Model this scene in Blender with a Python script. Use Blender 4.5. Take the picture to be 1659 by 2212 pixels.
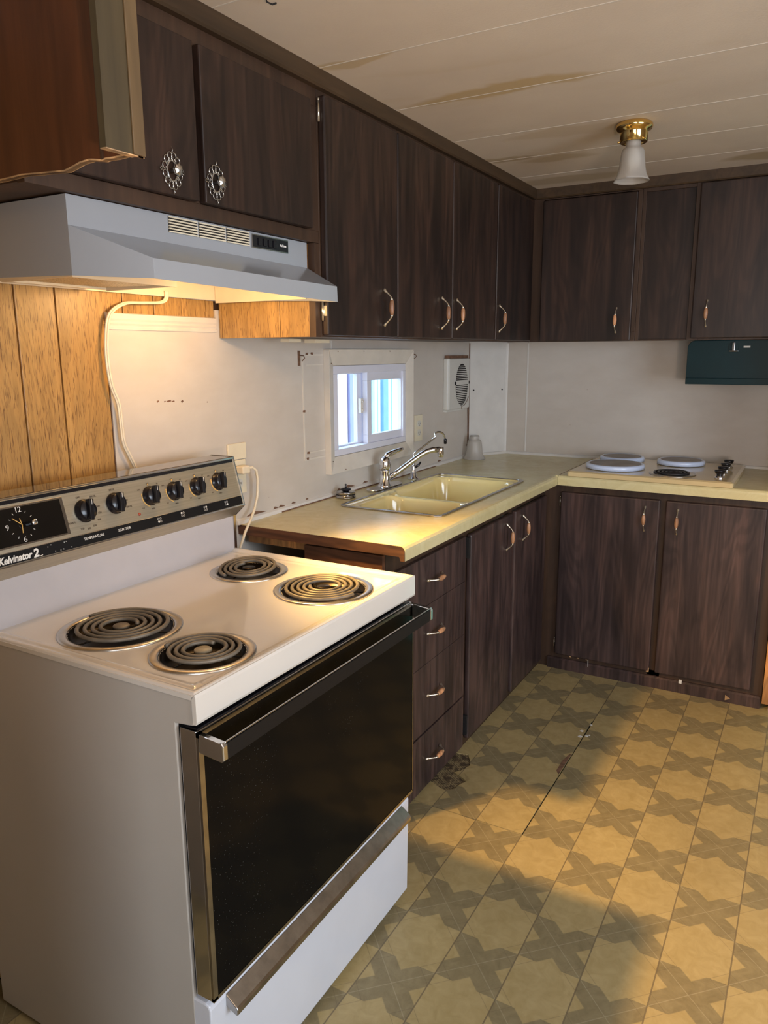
import bpy, bmesh, math, random
from mathutils import Vector, Matrix
random.seed(7)
for o in list(bpy.data.objects): bpy.data.objects.remove(o)
S = bpy.context.scene
COL = S.collection
# ------------------------------------------------------------------ camera
W, H, FPX = 1659, 2212, 1638.66
cR = Vector((0.86882095, 0.49509279, -0.00576913))
cU = Vector((-0.09698895, 0.18160548, 0.97857682))
cF = Vector((-0.48553404, 0.8496485, -0.20580118))
cam = bpy.data.cameras.new('camera'); co = bpy.data.objects.new('camera', cam); COL.objects.link(co)
m = Matrix((cR, cU, -cF)).transposed().to_4x4(); m.translation = Vector((1.54384, -1.37240, 1.43731))
co.matrix_world = m
cam.sensor_fit = 'HORIZONTAL'; cam.sensor_width = 36; cam.lens = 36 * FPX / W; cam.clip_start = 0.02
S.camera = co
# ------------------------------------------------------------------ world, lights, exposure
wd = bpy.data.worlds.new('world'); S.world = wd; wd.use_nodes = True
bg = wd.node_tree.nodes['Background']; bg.inputs[0].default_value = (0.66, 0.82, 1.0, 1); bg.inputs[1].default_value = 3.2
S.view_settings.view_transform = 'Standard'; S.view_settings.look = 'None'
S.view_settings.gamma = 1; S.view_settings.exposure = 0.0; S.view_settings.use_curve_mapping = False

def area(name, loc, aim, sx, sy, power, col):
    l = bpy.data.lights.new(name, 'AREA'); l.shape = 'RECTANGLE'; l.size = sx; l.size_y = sy; l.energy = power; l.color = col
    o = bpy.data.objects.new(name, l); COL.objects.link(o); o.location = loc
    o.rotation_euler = (Vector(aim) - Vector(loc)).to_track_quat('-Z', 'Y').to_euler(); return o
# daylight through the openings of the unseen part of the room (front wall and right wall windows)
area('daylight_front_window', (2.30, -3.15, 1.35), (1.2, 0, 1.2), 1.3, 1.1, 26, (0.92, 0.94, 1.0))
area('daylight_right_window', (3.35, -0.6, 1.35), (0.6, 0.3, 1.1), 1.5, 1.1, 40, (0.82, 0.89, 1.0))
# daylight just outside the sink window
area('daylight_sink_window', (-0.55, 1.0, 1.95), (0.3, 1.4, 0.9), 0.8, 0.8, 26, (0.62, 0.80, 1.0))
# point and spot lights
def point(name, loc, power, col, r):
    l = bpy.data.lights.new(name, 'POINT'); l.energy = power; l.color = col; l.shadow_soft_size = r
    o = bpy.data.objects.new(name, l); COL.objects.link(o); o.location = loc; return o
def spot(name, loc, aim, power, col, r, deg, blend):
    l = bpy.data.lights.new(name, 'SPOT'); l.energy = power; l.color = col; l.shadow_soft_size = r; l.spot_size = math.radians(deg); l.spot_blend = blend
    o = bpy.data.objects.new(name, l); COL.objects.link(o); o.location = loc
    o.rotation_euler = (Vector(aim) - Vector(loc)).to_track_quat('-Z', 'Y').to_euler(); return o
point('hood_lamp_light', (0.28, 0.045, 1.588), 4.4, (1.0, 0.61, 0.27), 0.022)
# added spot at the hood lamp, strengthens its warm light on the floor
spot('hood_floor_fill', (0.285, 0.045, 1.590), (2.05, 0.86, 0.0), 170, (1.0, 0.59, 0.18), 0.028, 92, 1.0)
spot('ceiling_fill_light', (2.1, -1.5, 1.15), (1.7, -0.6, 2.1), 74, (1.0, 0.68, 0.46), 0.08, 150, 1.0)  # added unseen fill, aimed upwards to brighten the ceiling

# ------------------------------------------------------------------ materials
def new_mat(name):
    m = bpy.data.materials.new(name); m.use_nodes = True
    nt = m.node_tree; b = nt.nodes['Principled BSDF']; return m, nt, b
def N(nt, t, **kw):
    n = nt.nodes.new(t)
    for k, v in kw.items(): setattr(n, k, v)
    return n
def ramp(nt, fac, stops):
    r = N(nt, 'ShaderNodeValToRGB'); nt.links.new(fac, r.inputs[0]); e = r.color_ramp.elements
    while len(e) < len(stops): e.new(0.5)
    for el, (p, c) in zip(e, stops): el.position = p; el.color = (*c, 1) if len(c) == 3 else c
    return r.outputs[0]
def coords(nt, scale=(1, 1, 1), loc=(0, 0, 0), rot=(0, 0, 0)):
    tc = N(nt, 'ShaderNodeTexCoord'); mp = N(nt, 'ShaderNodeMapping')
    mp.inputs['Scale'].default_value = scale; mp.inputs['Location'].default_value = loc; mp.inputs['Rotation'].default_value = rot
    nt.links.new(tc.outputs['Object'], mp.inputs[0]); return mp.outputs[0]
def noise(nt, vec, scale=1.0, detail=4, rough=0.55, dist=0.0):
    n = N(nt, 'ShaderNodeTexNoise'); n.inputs['Scale'].default_value = scale; n.inputs['Detail'].default_value = detail
    n.inputs['Roughness'].default_value = rough; n.inputs['Distortion'].default_value = dist
    nt.links.new(vec, n.inputs['Vector']); return n.outputs['Fac']
def mix(nt, fac, a, b, blend='MIX'):
    n = N(nt, 'ShaderNodeMix', data_type='RGBA', blend_type=blend)
    for i, v in ((0, fac), (6, a), (7, b)):
        if hasattr(v, 'is_linked') or hasattr(v, 'links'): nt.links.new(v, n.inputs[i])
        else: n.inputs[i].default_value = v if i == 0 else ((*v, 1) if len(v) == 3 else v)
    return n.outputs[2]
def bump(nt, b, h, strength=0.2, dist=0.002):
    n = N(nt, 'ShaderNodeBump'); n.inputs['Strength'].default_value = strength; n.inputs['Distance'].default_value = dist
    nt.links.new(h, n.inputs['Height']); nt.links.new(n.outputs[0], b.inputs['Normal'])
def plain(name, col, rough=0.5, metal=0.0, var=0.06, vs=12, coat=0.0, bmp=0.0, bs=300, spec=0.5):
    m, nt, b = new_mat(name)
    v = coords(nt); n = noise(nt, v, vs, 5)
    lo = tuple(c * (1 - var) for c in col); hi = tuple(min(1, c * (1 + var)) for c in col)
    nt.links.new(ramp(nt, n, [(0.3, lo), (0.7, hi)]), b.inputs['Base Color'])
    b.inputs['Roughness'].default_value = rough; b.inputs['Metallic'].default_value = metal
    b.inputs['Coat Weight'].default_value = coat; b.inputs['Specular IOR Level'].default_value = spec
    if coat: b.inputs['Coat Roughness'].default_value = 0.08
    if bmp: bump(nt, b, noise(nt, v, bs, 3), bmp, 0.001)
    return m
def mathn(nt, op, a, b=None, c=None):
    n = N(nt, 'ShaderNodeMath', operation=op)
    for i, v in enumerate((a, b, c)):
        if v is None: continue
        if isinstance(v, (int, float)): n.inputs[i].default_value = v
        else: nt.links.new(v, n.inputs[i])
    return n.outputs[0]
def wood(name, dark, mid, light, sx=70, sz=1.6, rough=0.42, streak=None, axis='Z', blot=5.0, fig=0.85, con=0.55):
    m, nt, b = new_mat(name)
    sc = {'Z': (sx, sx, sz), 'Y': (sx, sz, sx), 'X': (sz, sx, sx)}[axis]
    sb = {'Z': (blot, blot, blot * 0.22), 'Y': (blot, blot * 0.22, blot), 'X': (blot * 0.22, blot, blot)}[axis]
    g = noise(nt, coords(nt, sc), 1.0, 6, 0.62, 0.3)
    big = noise(nt, coords(nt, sb), 1.0, 3, 0.5, 1.2)
    wsc = {'Z': (6.5, 6.5, 1.0), 'Y': (6.5, 1.0, 6.5), 'X': (1.0, 6.5, 6.5)}[axis]
    nb = noise(nt, coords(nt, wsc, (1.7, 0.4, 0.9)), 1.0, 2, 0.45, 0.5)
    sn = mathn(nt, 'SINE', mathn(nt, 'MULTIPLY', nb, 95.0)); sn2 = mathn(nt, 'ADD', mathn(nt, 'MULTIPLY', sn, 0.5), 0.5)
    pt_ = noise(nt, coords(nt, tuple(q * 1.9 for q in wsc), (0.3, 2.1, 0.2)), 1.0, 3, 0.6, 0.8)
    c1 = ramp(nt, g, [(0.30, dark), (0.52, mid), (0.74, light)])
    c2 = ramp(nt, big, [(0.35, tuple(x * 0.62 for x in dark)), (0.62, tuple(x * 1.1 for x in mid))])
    c = mix(nt, 0.38, c1, c2)
    c3 = ramp(nt, sn2, [(0.15, (0.66, 0.64, 0.64)), (0.75, (1.15, 1.12, 1.10))])
    c = mix(nt, con, c, c3, 'MULTIPLY')
    c = mix(nt, fig, c, ramp(nt, pt_, [(0.36, (0.50, 0.50, 0.55)), (0.50, (0.95, 0.94, 0.93)), (0.62, (1.50, 1.38, 1.28))]), 'MULTIPLY')
    if streak:
        s = noise(nt, coords(nt, {'Z': (560, 560, 30), 'Y': (560, 30, 560), 'X': (30, 560, 560)}[axis]), 1.0, 2, 0.5, 0.6)
        sm = ramp(nt, s, [(0.56, (0, 0, 0)), (0.64, (1, 1, 1))])
        c = mix(nt, sm, c, streak)
    nt.links.new(c, b.inputs['Base Color']); b.inputs['Roughness'].default_value = rough
    bump(nt, b, g, 0.12, 0.0006)
    return m
M = {}
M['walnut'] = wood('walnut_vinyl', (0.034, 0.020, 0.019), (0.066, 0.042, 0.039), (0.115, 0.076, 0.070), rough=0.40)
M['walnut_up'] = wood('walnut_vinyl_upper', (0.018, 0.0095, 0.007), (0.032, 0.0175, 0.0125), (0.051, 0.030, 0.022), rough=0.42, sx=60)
M['frame'] = wood('brown_frame_wood', (0.040, 0.020, 0.011), (0.060, 0.032, 0.018), (0.085, 0.048, 0.027), rough=0.5, sx=45, sz=2.0, fig=0.3, con=0.25)
M['frame_h'] = wood('brown_rail_wood', (0.042, 0.024, 0.011), (0.058, 0.034, 0.016), (0.074, 0.044, 0.021), rough=0.5, sx=45, sz=2.0, axis='Y', fig=0.3, con=0.25)
M['oak'] = wood('golden_oak_panelling', (0.37, 0.205, 0.062), (0.44, 0.26, 0.085), (0.50, 0.31, 0.11), sx=110, sz=5, rough=0.42, fig=0.12, con=0.3, streak=(0.17, 0.085, 0.03))
M['redply'] = wood('red_brown_plywood', (0.075, 0.024, 0.008), (0.105, 0.036, 0.012), (0.135, 0.050, 0.018), sx=60, sz=3, rough=0.5, fig=0.25, con=0.2)
M['olive'] = wood('olive_brown_board', (0.042, 0.030, 0.012), (0.060, 0.043, 0.017), (0.078, 0.057, 0.024), sx=50, sz=3, rough=0.65, fig=0.2, con=0.2)
M['tanboard'] = wood('tan_board', (0.09, 0.058, 0.025), (0.12, 0.078, 0.034), (0.15, 0.10, 0.045), sx=50, sz=3, rough=0.55, fig=0.2, con=0.2)
M['rawwood'] = wood('raw_pine', (0.42, 0.25, 0.11), (0.58, 0.38, 0.19), (0.70, 0.49, 0.28), sx=60, sz=8, rough=0.7)
M['orangewood'] = wood('orange_pine', (0.34, 0.15, 0.045), (0.46, 0.22, 0.07), (0.56, 0.30, 0.11), sx=60, sz=8, rough=0.55)
M['brownedge'] = wood('brown_board_edge', (0.065, 0.027, 0.012), (0.09, 0.038, 0.017), (0.12, 0.053, 0.024), sx=60, sz=8, rough=0.6, axis='X')
M['black'] = plain('black_gap', (0.006, 0.005, 0.005), 0.8)
M['enamel'] = plain('cream_enamel', (0.67, 0.63, 0.57), 0.13, var=0.03, vs=4, coat=0.6)
M['whiteen'] = plain('white_enamel', (0.66, 0.68, 0.74), 0.22, var=0.03, vs=5, coat=0.3)
M['sidegrey'] = plain('range_side_enamel', (0.47, 0.435, 0.39), 0.42, var=0.05, vs=3, bmp=0.15, bs=500)
M['bgrey'] = plain('backguard_grey_enamel', (0.50, 0.47, 0.47), 0.35, var=0.03)
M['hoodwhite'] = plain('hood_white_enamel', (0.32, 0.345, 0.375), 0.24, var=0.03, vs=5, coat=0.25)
M['hoodin'] = plain('hood_inside_cream', (0.74, 0.64, 0.47), 0.4, var=0.05)
M['blackglass'] = plain('black_oven_glass', (0.006, 0.0055, 0.005), 0.07, var=0.3, coat=0.3)
M['dimroom'] = plain('unseen_room_wall', (0.38, 0.335, 0.285), 0.7)
M['labelblack'] = plain('label_black', (0.007, 0.007, 0.008), 0.4, spec=0.25)
M['blackplastic'] = plain('black_plastic', (0.008, 0.008, 0.011), 0.22)
M['chrome'] = plain('chrome', (0.72, 0.72, 0.74), 0.10, metal=1.0, var=0.04)
M['dullchrome'] = plain('worn_chrome', (0.42, 0.40, 0.38), 0.20, metal=1.0, var=0.2, vs=30)
M['aluminium'] = plain('drip_ring_metal', (0.62, 0.57, 0.50), 0.28, metal=1.0, var=0.12, vs=25)
M['darkmetal'] = plain('dark_drip_pan', (0.03, 0.022, 0.015), 0.3, metal=0.8, var=0.3)
M['coil'] = plain('grey_brown_heating_coil', (0.17, 0.145, 0.11), 0.5, metal=0.3, var=0.2, vs=40)
M['medal'] = plain('tan_coil_medallion', (0.36, 0.30, 0.20), 0.5, var=0.25, vs=60)
M['coilblack'] = plain('black_heating_coil', (0.018, 0.018, 0.022), 0.4, metal=0.2)
M['brass'] = plain('polished_brass', (0.85, 0.60, 0.22), 0.12, metal=1.0, var=0.05)
M['brasschrome'] = plain('champagne_metal', (0.80, 0.73, 0.60), 0.26, metal=0.9)
M['grip'] = wood('tan_wood_grip', (0.42, 0.20, 0.09), (0.55, 0.29, 0.15), (0.66, 0.38, 0.22), sx=200, sz=30, rough=0.35)
M['silver'] = plain('antique_silver', (0.62, 0.62, 0.60), 0.25, metal=1.0, var=0.1)
M['cream'] = plain('cream_plastic', (0.72, 0.66, 0.50), 0.35)
M['creamcord'] = plain('cream_cord_plastic', (0.74, 0.66, 0.50), 0.4)
M['yellowpor'] = plain('yellow_porcelain', (0.80, 0.66, 0.30), 0.12, var=0.03, vs=6, coat=0.6)
M['almond'] = plain('almond_enamel', (0.66, 0.52, 0.28), 0.16, coat=0.4, var=0.03)
M['coverwhite'] = plain('white_burner_cover', (0.62, 0.74, 1.0), 0.2, coat=0.4, var=0.02)
M['covertop'] = plain('worn_cover_top', (0.30, 0.27, 0.245), 0.5, var=0.25, vs=16)
M['teal'] = plain('dark_teal_enamel', (0.0015, 0.021, 0.026), 0.42, var=0.12, vs=6, spec=0.25)
M['vinylwhite'] = plain('white_window_vinyl', (0.68, 0.70, 0.80), 0.3, var=0.02)
M['casing'] = plain('painted_casing', (0.64, 0.60, 0.53), 0.45, var=0.08, vs=9)
M['whitetrim'] = plain('white_trim', (0.66, 0.65, 0.62), 0.4, var=0.06)
M['boxwhite'] = plain('off_white_plastic', (0.60, 0.60, 0.56), 0.35, var=0.04)
M['caulk'] = plain('brown_grime', (0.16, 0.085, 0.05), 0.8, var=0.4, vs=60)
M['turq'] = plain('turquoise_paint', (0.22, 0.66, 0.66), 0.4, var=0.04)
M['white'] = plain('white_print', (0.80, 0.80, 0.76), 0.5)
M['greyprint'] = plain('dark_print', (0.12, 0.09, 0.06), 0.5)
M['goldprint'] = plain('gold_print', (0.75, 0.48, 0.15), 0.45)
M['red'] = plain('red_lens', (0.35, 0.06, 0.03), 0.2)
M['outwhite'] = plain('outside_white_siding', (0.92, 0.93, 0.95), 0.6)
M['outblue'] = plain('outside_blue_grey', (0.20, 0.40, 0.66), 0.6)
M['outteal'] = plain('outside_teal', (0.28, 0.62, 0.66), 0.6)
M['outlilac'] = plain('outside_lilac', (0.34, 0.37, 0.62), 0.6)
M['outorange'] = plain('outside_orange_wood', (0.75, 0.28, 0.12), 0.6)

def brushed():
    m, nt, b = new_mat('brushed_panel_metal')
    g = noise(nt, coords(nt, (300, 5, 300)), 1.0, 4)
    nt.links.new(ramp(nt, g, [(0.3, (0.45, 0.40, 0.30)), (0.7, (0.56, 0.50, 0.38))]), b.inputs['Base Color'])
    b.inputs['Metallic'].default_value = 0.75; b.inputs['Roughness'].default_value = 0.38
    bump(nt, b, g, 0.1, 0.0004); return m
M['brushed'] = brushed()
M['topglass'] = plain('smoked_top_panel', (0.05, 0.038, 0.03), 0.12, var=0.1, coat=0.6)

def wall_white():
    m, nt, b = new_mat('white_wall_board')
    v = coords(nt); n1 = noise(nt, v, 2.2, 5, 0.6, 0.4); n2 = noise(nt, coords(nt, (1, 1, 2.5)), 7, 5, 0.6)
    c = ramp(nt, n1, [(0.3, (0.52, 0.475, 0.42)), (0.7, (0.60, 0.56, 0.505))])
    c = mix(nt, 0.15, c, ramp(nt, n2, [(0.35, (0.44, 0.40, 0.35)), (0.65, (0.64, 0.61, 0.57))]))
    s = N(nt, 'ShaderNodeTexVoronoi'); s.inputs['Scale'].default_value = 14; nt.links.new(coords(nt, (1, 1, 1.7)), s.inputs['Vector'])
    sp = ramp(nt, s.outputs['Distance'], [(0.018, (1, 1, 1)), (0.032, (0, 0, 0))])
    nm = ramp(nt, noise(nt, v, 3.1, 2), [(0.60, (0, 0, 0)), (0.64, (1, 1, 1))])
    f = mix(nt, 1.0, sp, nm, 'MULTIPLY')
    c = mix(nt, f, c, (0.22, 0.12, 0.08))
    nt.links.new(c, b.inputs['Base Color'])
    nt.links.new(ramp(nt, n2, [(0.3, (0.30,) * 3), (0.7, (0.38,) * 3)]), b.inputs['Roughness'])
    bump(nt, b, noise(nt, v, 5, 2), 0.05, 0.004)
    return m
M['wall'] = wall_white()

def floor_mat():
    m, nt, b = new_mat('printed_sheet_vinyl')
    tc = N(nt, 'ShaderNodeTexCoord'); sp = N(nt, 'ShaderNodeSeparateXYZ'); nt.links.new(tc.outputs['Object'], sp.inputs[0])
    X, Y = sp.outputs[0], sp.outputs[1]
    a = mathn(nt, 'DIVIDE', mathn(nt, 'SUBTRACT', X, 0.8835), 0.1515)
    d = mathn(nt, 'ADD', mathn(nt, 'DIVIDE', mathn(nt, 'SUBTRACT', Y, 0.0885), 0.1505), 0.5)
    u = mathn(nt, 'ABSOLUTE', mathn(nt, 'SUBTRACT', mathn(nt, 'FRACT', a), 0.5))
    v = mathn(nt, 'ABSOLUTE', mathn(nt, 'SUBTRACT', mathn(nt, 'FRACT', d), 0.5))
    par = mathn(nt, 'FLOORED_MODULO', mathn(nt, 'ADD', mathn(nt, 'FLOOR', a), mathn(nt, 'FLOOR', d)), 2)
    s = mathn(nt, 'ADD', u, v); df = mathn(nt, 'ABSOLUTE', mathn(nt, 'SUBTRACT', u, v))
    def soft(x, t, w=0.012): return mathn(nt, 'DIVIDE', mathn(nt, 'SUBTRACT', x, t - w), 2 * w)
    cl = lambda x: mathn(nt, 'MINIMUM', mathn(nt, 'MAXIMUM', x, 0.0), 1.0)
    octdark = cl(soft(s, 0.79)); xdark = mathn(nt, 'SUBTRACT', 1.0, cl(soft(df, 0.30)))
    dark = mathn(nt, 'ADD', mathn(nt, 'MULTIPLY', par, 0.0), mathn(nt, 'MULTIPLY', mathn(nt, 'SUBTRACT', 1.0, par), xdark))
    gl = mathn(nt, 'GREATER_THAN', u, 0.489)
    ol = mathn(nt, 'MULTIPLY', mathn(nt, 'LESS_THAN', mathn(nt, 'ABSOLUTE', mathn(nt, 'SUBTRACT', s, 0.74)), 0.007), 0.42)
    lines = mathn(nt, 'MAXIMUM', mathn(nt, 'MULTIPLY', gl, 0.8), ol)
    lt = mathn(nt, 'MULTIPLY', mathn(nt, 'MULTIPLY', mathn(nt, 'LESS_THAN', df, 0.010), mathn(nt, 'SUBTRACT', 1.0, par)), 0.30)
    vv = coords(nt)
    n1 = noise(nt, vv, 26, 6, 0.65, 0.8); n2 = noise(nt, vv, 2.0, 4, 0.6)
    light = ramp(nt, n1, [(0.3, (0.36, 0.275, 0.120)), (0.7, (0.45, 0.355, 0.175))])
    drk = ramp(nt, n1, [(0.3, (0.205, 0.165, 0.086)), (0.7, (0.29, 0.238, 0.130))])
    c = mix(nt, dark, light, drk)
    c = mix(nt, lt, c, (0.50, 0.44, 0.30))
    c = mix(nt, lines, c, (0.15, 0.115, 0.07))
    c = mix(nt, 0.5, c, ramp(nt, n2, [(0.3, (0.72, 0.70, 0.70)), (0.7, (1.12, 1.1, 1.06))]), 'MULTIPLY')
    nt.links.new(c, b.inputs['Base Color'])
    nt.links.new(ramp(nt, noise(nt, vv, 5, 4), [(0.3, (0.36,) * 3), (0.7, (0.52,) * 3)]), b.inputs['Roughness'])
    bump(nt, b, mathn(nt, 'SUBTRACT', noise(nt, vv, 60, 4), mathn(nt, 'MULTIPLY', lines, 0.6)), 0.18, 0.001)
    return m
M['floor'] = floor_mat()

def ceil_mat():
    m, nt, b = new_mat('textured_ceiling_board')
    v = coords(nt); n = noise(nt, v, 150, 4, 0.6)
    c = ramp(nt, noise(nt, v, 2.5, 4), [(0.3, (0.60, 0.52, 0.43)), (0.7, (0.68, 0.60, 0.50))])
    st = noise(nt, coords(nt, (1.5, 5.5, 1), (0.3, 0.17, 0)), 1.0, 4, 0.5, 0.6)
    c = mix(nt, ramp(nt, st, [(0.60, (0, 0, 0)), (0.72, (0.16, 0.16, 0.16))]), c, (0.46, 0.33, 0.12))
    # brown damp stains by the seams
    def blob(x, y, rx, ry, k, colr, c):
        g = N(nt, 'ShaderNodeTexGradient', gradient_type='SPHERICAL')
        mp = N(nt, 'ShaderNodeMapping'); tc = N(nt, 'ShaderNodeTexCoord')
        wob = N(nt, 'ShaderNodeVectorMath', operation='ADD')
        nz = N(nt, 'ShaderNodeTexNoise'); nz.inputs['Scale'].default_value = 7; nt.links.new(tc.outputs['Object'], nz.inputs['Vector'])
        sc = N(nt, 'ShaderNodeVectorMath', operation='SCALE'); sc.inputs[3].default_value = 0.10; nt.links.new(nz.outputs['Color'], sc.inputs[0])
        nt.links.new(tc.outputs['Object'], wob.inputs[0]); nt.links.new(sc.outputs[0], wob.inputs[1])
        nt.links.new(wob.outputs[0], mp.inputs[0])
        mp.vector_type = 'POINT'; mp.inputs['Scale'].default_value = (1 / rx, 1 / ry, 0.001); mp.inputs['Location'].default_value = (-(x + .05) / rx, -(y + .05) / ry, 0)
        nt.links.new(mp.outputs[0], g.inputs[0])
        f = ramp(nt, g.outputs['Fac'], [(0.12, (0, 0, 0)), (0.42, (k, k, k))])
        return mix(nt, f, c, colr)
    c = blob(0.70, 0.755, 0.38, 0.050, 0.6, (0.45, 0.30, 0.09), c)
    c = blob(0.45, 0.38, 0.16, 0.030, 0.5, (0.45, 0.30, 0.09), c)
    c = blob(0.44, 1.50, 0.16, 0.05, 0.55, (0.34, 0.24, 0.10), c)
    c = blob(0.60, 1.58, 0.18, 0.06, 0.45, (0.38, 0.28, 0.12), c)
    c = blob(0.55, 1.95, 0.30, 0.09, 0.5, (0.36, 0.27, 0.13), c)
    c = blob(0.75, 1.26, 0.30, 0.07, 0.3, (0.42, 0.30, 0.14), c)
    c = blob(1.28, 1.93, 0.20, 0.08, 0.6, (0.34, 0.25, 0.10), c)
    nt.links.new(c, b.inputs['Base Color']); b.inputs['Roughness'].default_value = 0.8
    bump(nt, b, n, 0.35, 0.002); return m
M['ceiling'] = ceil_mat()
def counter_mat(name, k=1.0):
    m, nt, b = new_mat(name); v = coords(nt)
    n1 = noise(nt, v, 14, 6, 0.7, 1.0); n2 = noise(nt, v, 1.8, 3)
    c = ramp(nt, n1, [(0.3, (0.60 * k, 0.525 * k, 0.28 * k)), (0.7, (0.70 * k, 0.64 * k, 0.38 * k))])
    c = mix(nt, 0.4, c, ramp(nt, n2, [(0.35, (0.84, 0.80, 0.70)), (0.65, (1.05, 1.05, 1.05))]), 'MULTIPLY')
    nt.links.new(c, b.inputs['Base Color']); b.inputs['Roughness'].default_value = 0.27
    return m
M['counter'] = counter_mat('yellow_laminate')
def frosted():
    m, nt, b = new_mat('frosted_glass')
    b.inputs['Base Color'].default_value = (0.86, 0.84, 0.80, 1); b.inputs['Roughness'].default_value = 0.30
    b.inputs['Transmission Weight'].default_value = 0.75; b.inputs['IOR'].default_value = 1.3
    v = coords(nt); bump(nt, b, noise(nt, v, 160, 3), 0.3, 0.001); return m
M['frost'] = frosted()
def glass():
    m, nt, b = new_mat('window_glass')
    b.inputs['Base Color'].default_value = (0.90, 0.96, 1.0, 1); b.inputs['Roughness'].default_value = 0.02
    b.inputs['Transmission Weight'].default_value = 1.0; b.inputs['IOR'].default_value = 1.05; return m
M['glass'] = glass()
def mesh_filter():
    m, nt, b = new_mat('aluminium_filter_mesh')
    v = coords(nt); w = N(nt, 'ShaderNodeTexVoronoi'); w.inputs['Scale'].default_value = 260; nt.links.new(v, w.inputs['Vector'])
    nt.links.new(ramp(nt, w.outputs['Distance'], [(0.15, (0.20, 0.17, 0.10)), (0.5, (0.62, 0.56, 0.42))]), b.inputs['Base Color'])
    b.inputs['Metallic'].default_value = 0.6; b.inputs['Roughness'].default_value = 0.45; bump(nt, b, w.outputs['Distance'], 0.6, 0.002); return m
M['filter'] = mesh_filter()
def dusty_glass():
    m, nt, b = new_mat('dusty_black_oven_glass'); v = coords(nt)
    vo = N(nt, 'ShaderNodeTexVoronoi'); vo.inputs['Scale'].default_value = 150; nt.links.new(v, vo.inputs['Vector'])
    sp = ramp(nt, vo.outputs['Distance'], [(0.09, (1, 1, 1)), (0.14, (0, 0, 0))])
    ar = ramp(nt, noise(nt, coords(nt, (1, 2.2, 1.2), (0, 0.6, 0)), 2.2, 4, 0.7), [(0.45, (0, 0, 0)), (0.62, (0.45,) * 3)])
    nt.links.new(mix(nt, mix(nt, 1.0, sp, ar, 'MULTIPLY'), (0.005, 0.0045, 0.004), (0.16, 0.15, 0.13)), b.inputs['Base Color'])
    b.inputs['Roughness'].default_value = 0.09; b.inputs['Specular IOR Level'].default_value = 0.06; return m
M['ovenglass'] = dusty_glass()

# ------------------------------------------------------------------ geometry helpers
class G:
    def __init__(s): s.v = []; s.f = []; s.sm = []
    def add(s, vs, fs, smooth=False):
        k = len(s.v); s.v += [tuple(x) for x in vs]; s.f += [tuple(i + k for i in f) for f in fs]; s.sm += [smooth] * len(fs); return s
    def box(s, x0, x1, y0, y1, z0, z1):
        x0, x1 = min(x0, x1), max(x0, x1); y0, y1 = min(y0, y1), max(y0, y1); z0, z1 = min(z0, z1), max(z0, z1)
        return s.add([(x0, y0, z0), (x1, y0, z0), (x1, y1, z0), (x0, y1, z0), (x0, y0, z1), (x1, y0, z1), (x1, y1, z1), (x0, y1, z1)],
                     [(3, 2, 1, 0), (4, 5, 6, 7), (0, 1, 5, 4), (1, 2, 6, 5), (2, 3, 7, 6), (3, 0, 4, 7)])
    def prism(s, poly, axis, a, b):       # poly: 2-D outline; axis: extrusion axis; remaining axes in order
        def P(p, t): return {'X': (t, p[0], p[1]), 'Y': (p[0], t, p[1]), 'Z': (p[0], p[1], t)}[axis]
        n = len(poly); vs = [P(p, a) for p in poly] + [P(p, b) for p in poly]
        return s.add(vs, [tuple(range(n))[::-1], tuple(range(n, 2 * n))] + [(i, (i + 1) % n, n + (i + 1) % n, n + i) for i in range(n)])
    def tube(s, pts, r, n=10, cap=True):
        pts = [Vector(p) for p in pts]; rs = r if isinstance(r, (list, tuple)) else [r] * len(pts)
        vs = []; up = None
        for i, p in enumerate(pts):
            t = (pts[min(i + 1, len(pts) - 1)] - pts[max(i - 1, 0)]).normalized()
            if up is None: up = Vector((0, 0, 1)) if abs(t.z) < 0.9 else Vector((1, 0, 0))
            up = (up - t * up.dot(t)).normalized(); q = t.cross(up)
            for k in range(n):
                a = 2 * math.pi * k / n; vs.append(p + (up * math.cos(a) + q * math.sin(a)) * rs[i])
        fs = [(i * n + k, i * n + (k + 1) % n, (i + 1) * n + (k + 1) % n, (i + 1) * n + k) for i in range(len(pts) - 1) for k in range(n)]
        if cap: fs += [tuple(range(n))[::-1], tuple(range((len(pts) - 1) * n, len(pts) * n))]
        return s.add(vs, fs, True)
    def lathe(s, prof, c, ax=(0, 0, 1), n=32, mod=None, smooth=True):   # prof: (radius, height)
        ax = Vector(ax).normalized(); e1 = ax.orthogonal().normalized(); e2 = ax.cross(e1); c = Vector(c); vs = []
        for (r, h) in prof:
            for k in range(n):
                a = 2 * math.pi * k / n; rr = r * (mod(a, h) if mod else 1); vs.append(c + ax * h + (e1 * math.cos(a) + e2 * math.sin(a)) * rr)
        fs = [(i * n + k, i * n + (k + 1) % n, (i + 1) * n + (k + 1) % n, (i + 1) * n + k) for i in range(len(prof) - 1) for k in range(n)]
        if prof[0][0] > 1e-6 and prof[0] != prof[-1]: fs.append(tuple(range(n))[::-1])
        if prof[-1][0] > 1e-6 and prof[0] != prof[-1]: fs.append(tuple(range((len(prof) - 1) * n, len(prof) * n)))
        return s.add(vs, fs, smooth)
    def ring(s, outer, inner, z0, z1):   # flat frame between two equal-length outlines
        n = len(outer); vs = [(*p, z0) for p in outer] + [(*p, z0) for p in inner] + [(*p, z1) for p in outer] + [(*p, z1) for p in inner]
        fs = []
        for i in range(n):
            j = (i + 1) % n
            fs += [(2 * n + i, 2 * n + j, 3 * n + j, 3 * n + i), (i, n + i, n + j, j), (i, j, 2 * n + j, 2 * n + i), (n + j, n + i, 3 * n + i, 3 * n + j)]
        return s.add(vs, fs)
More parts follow.
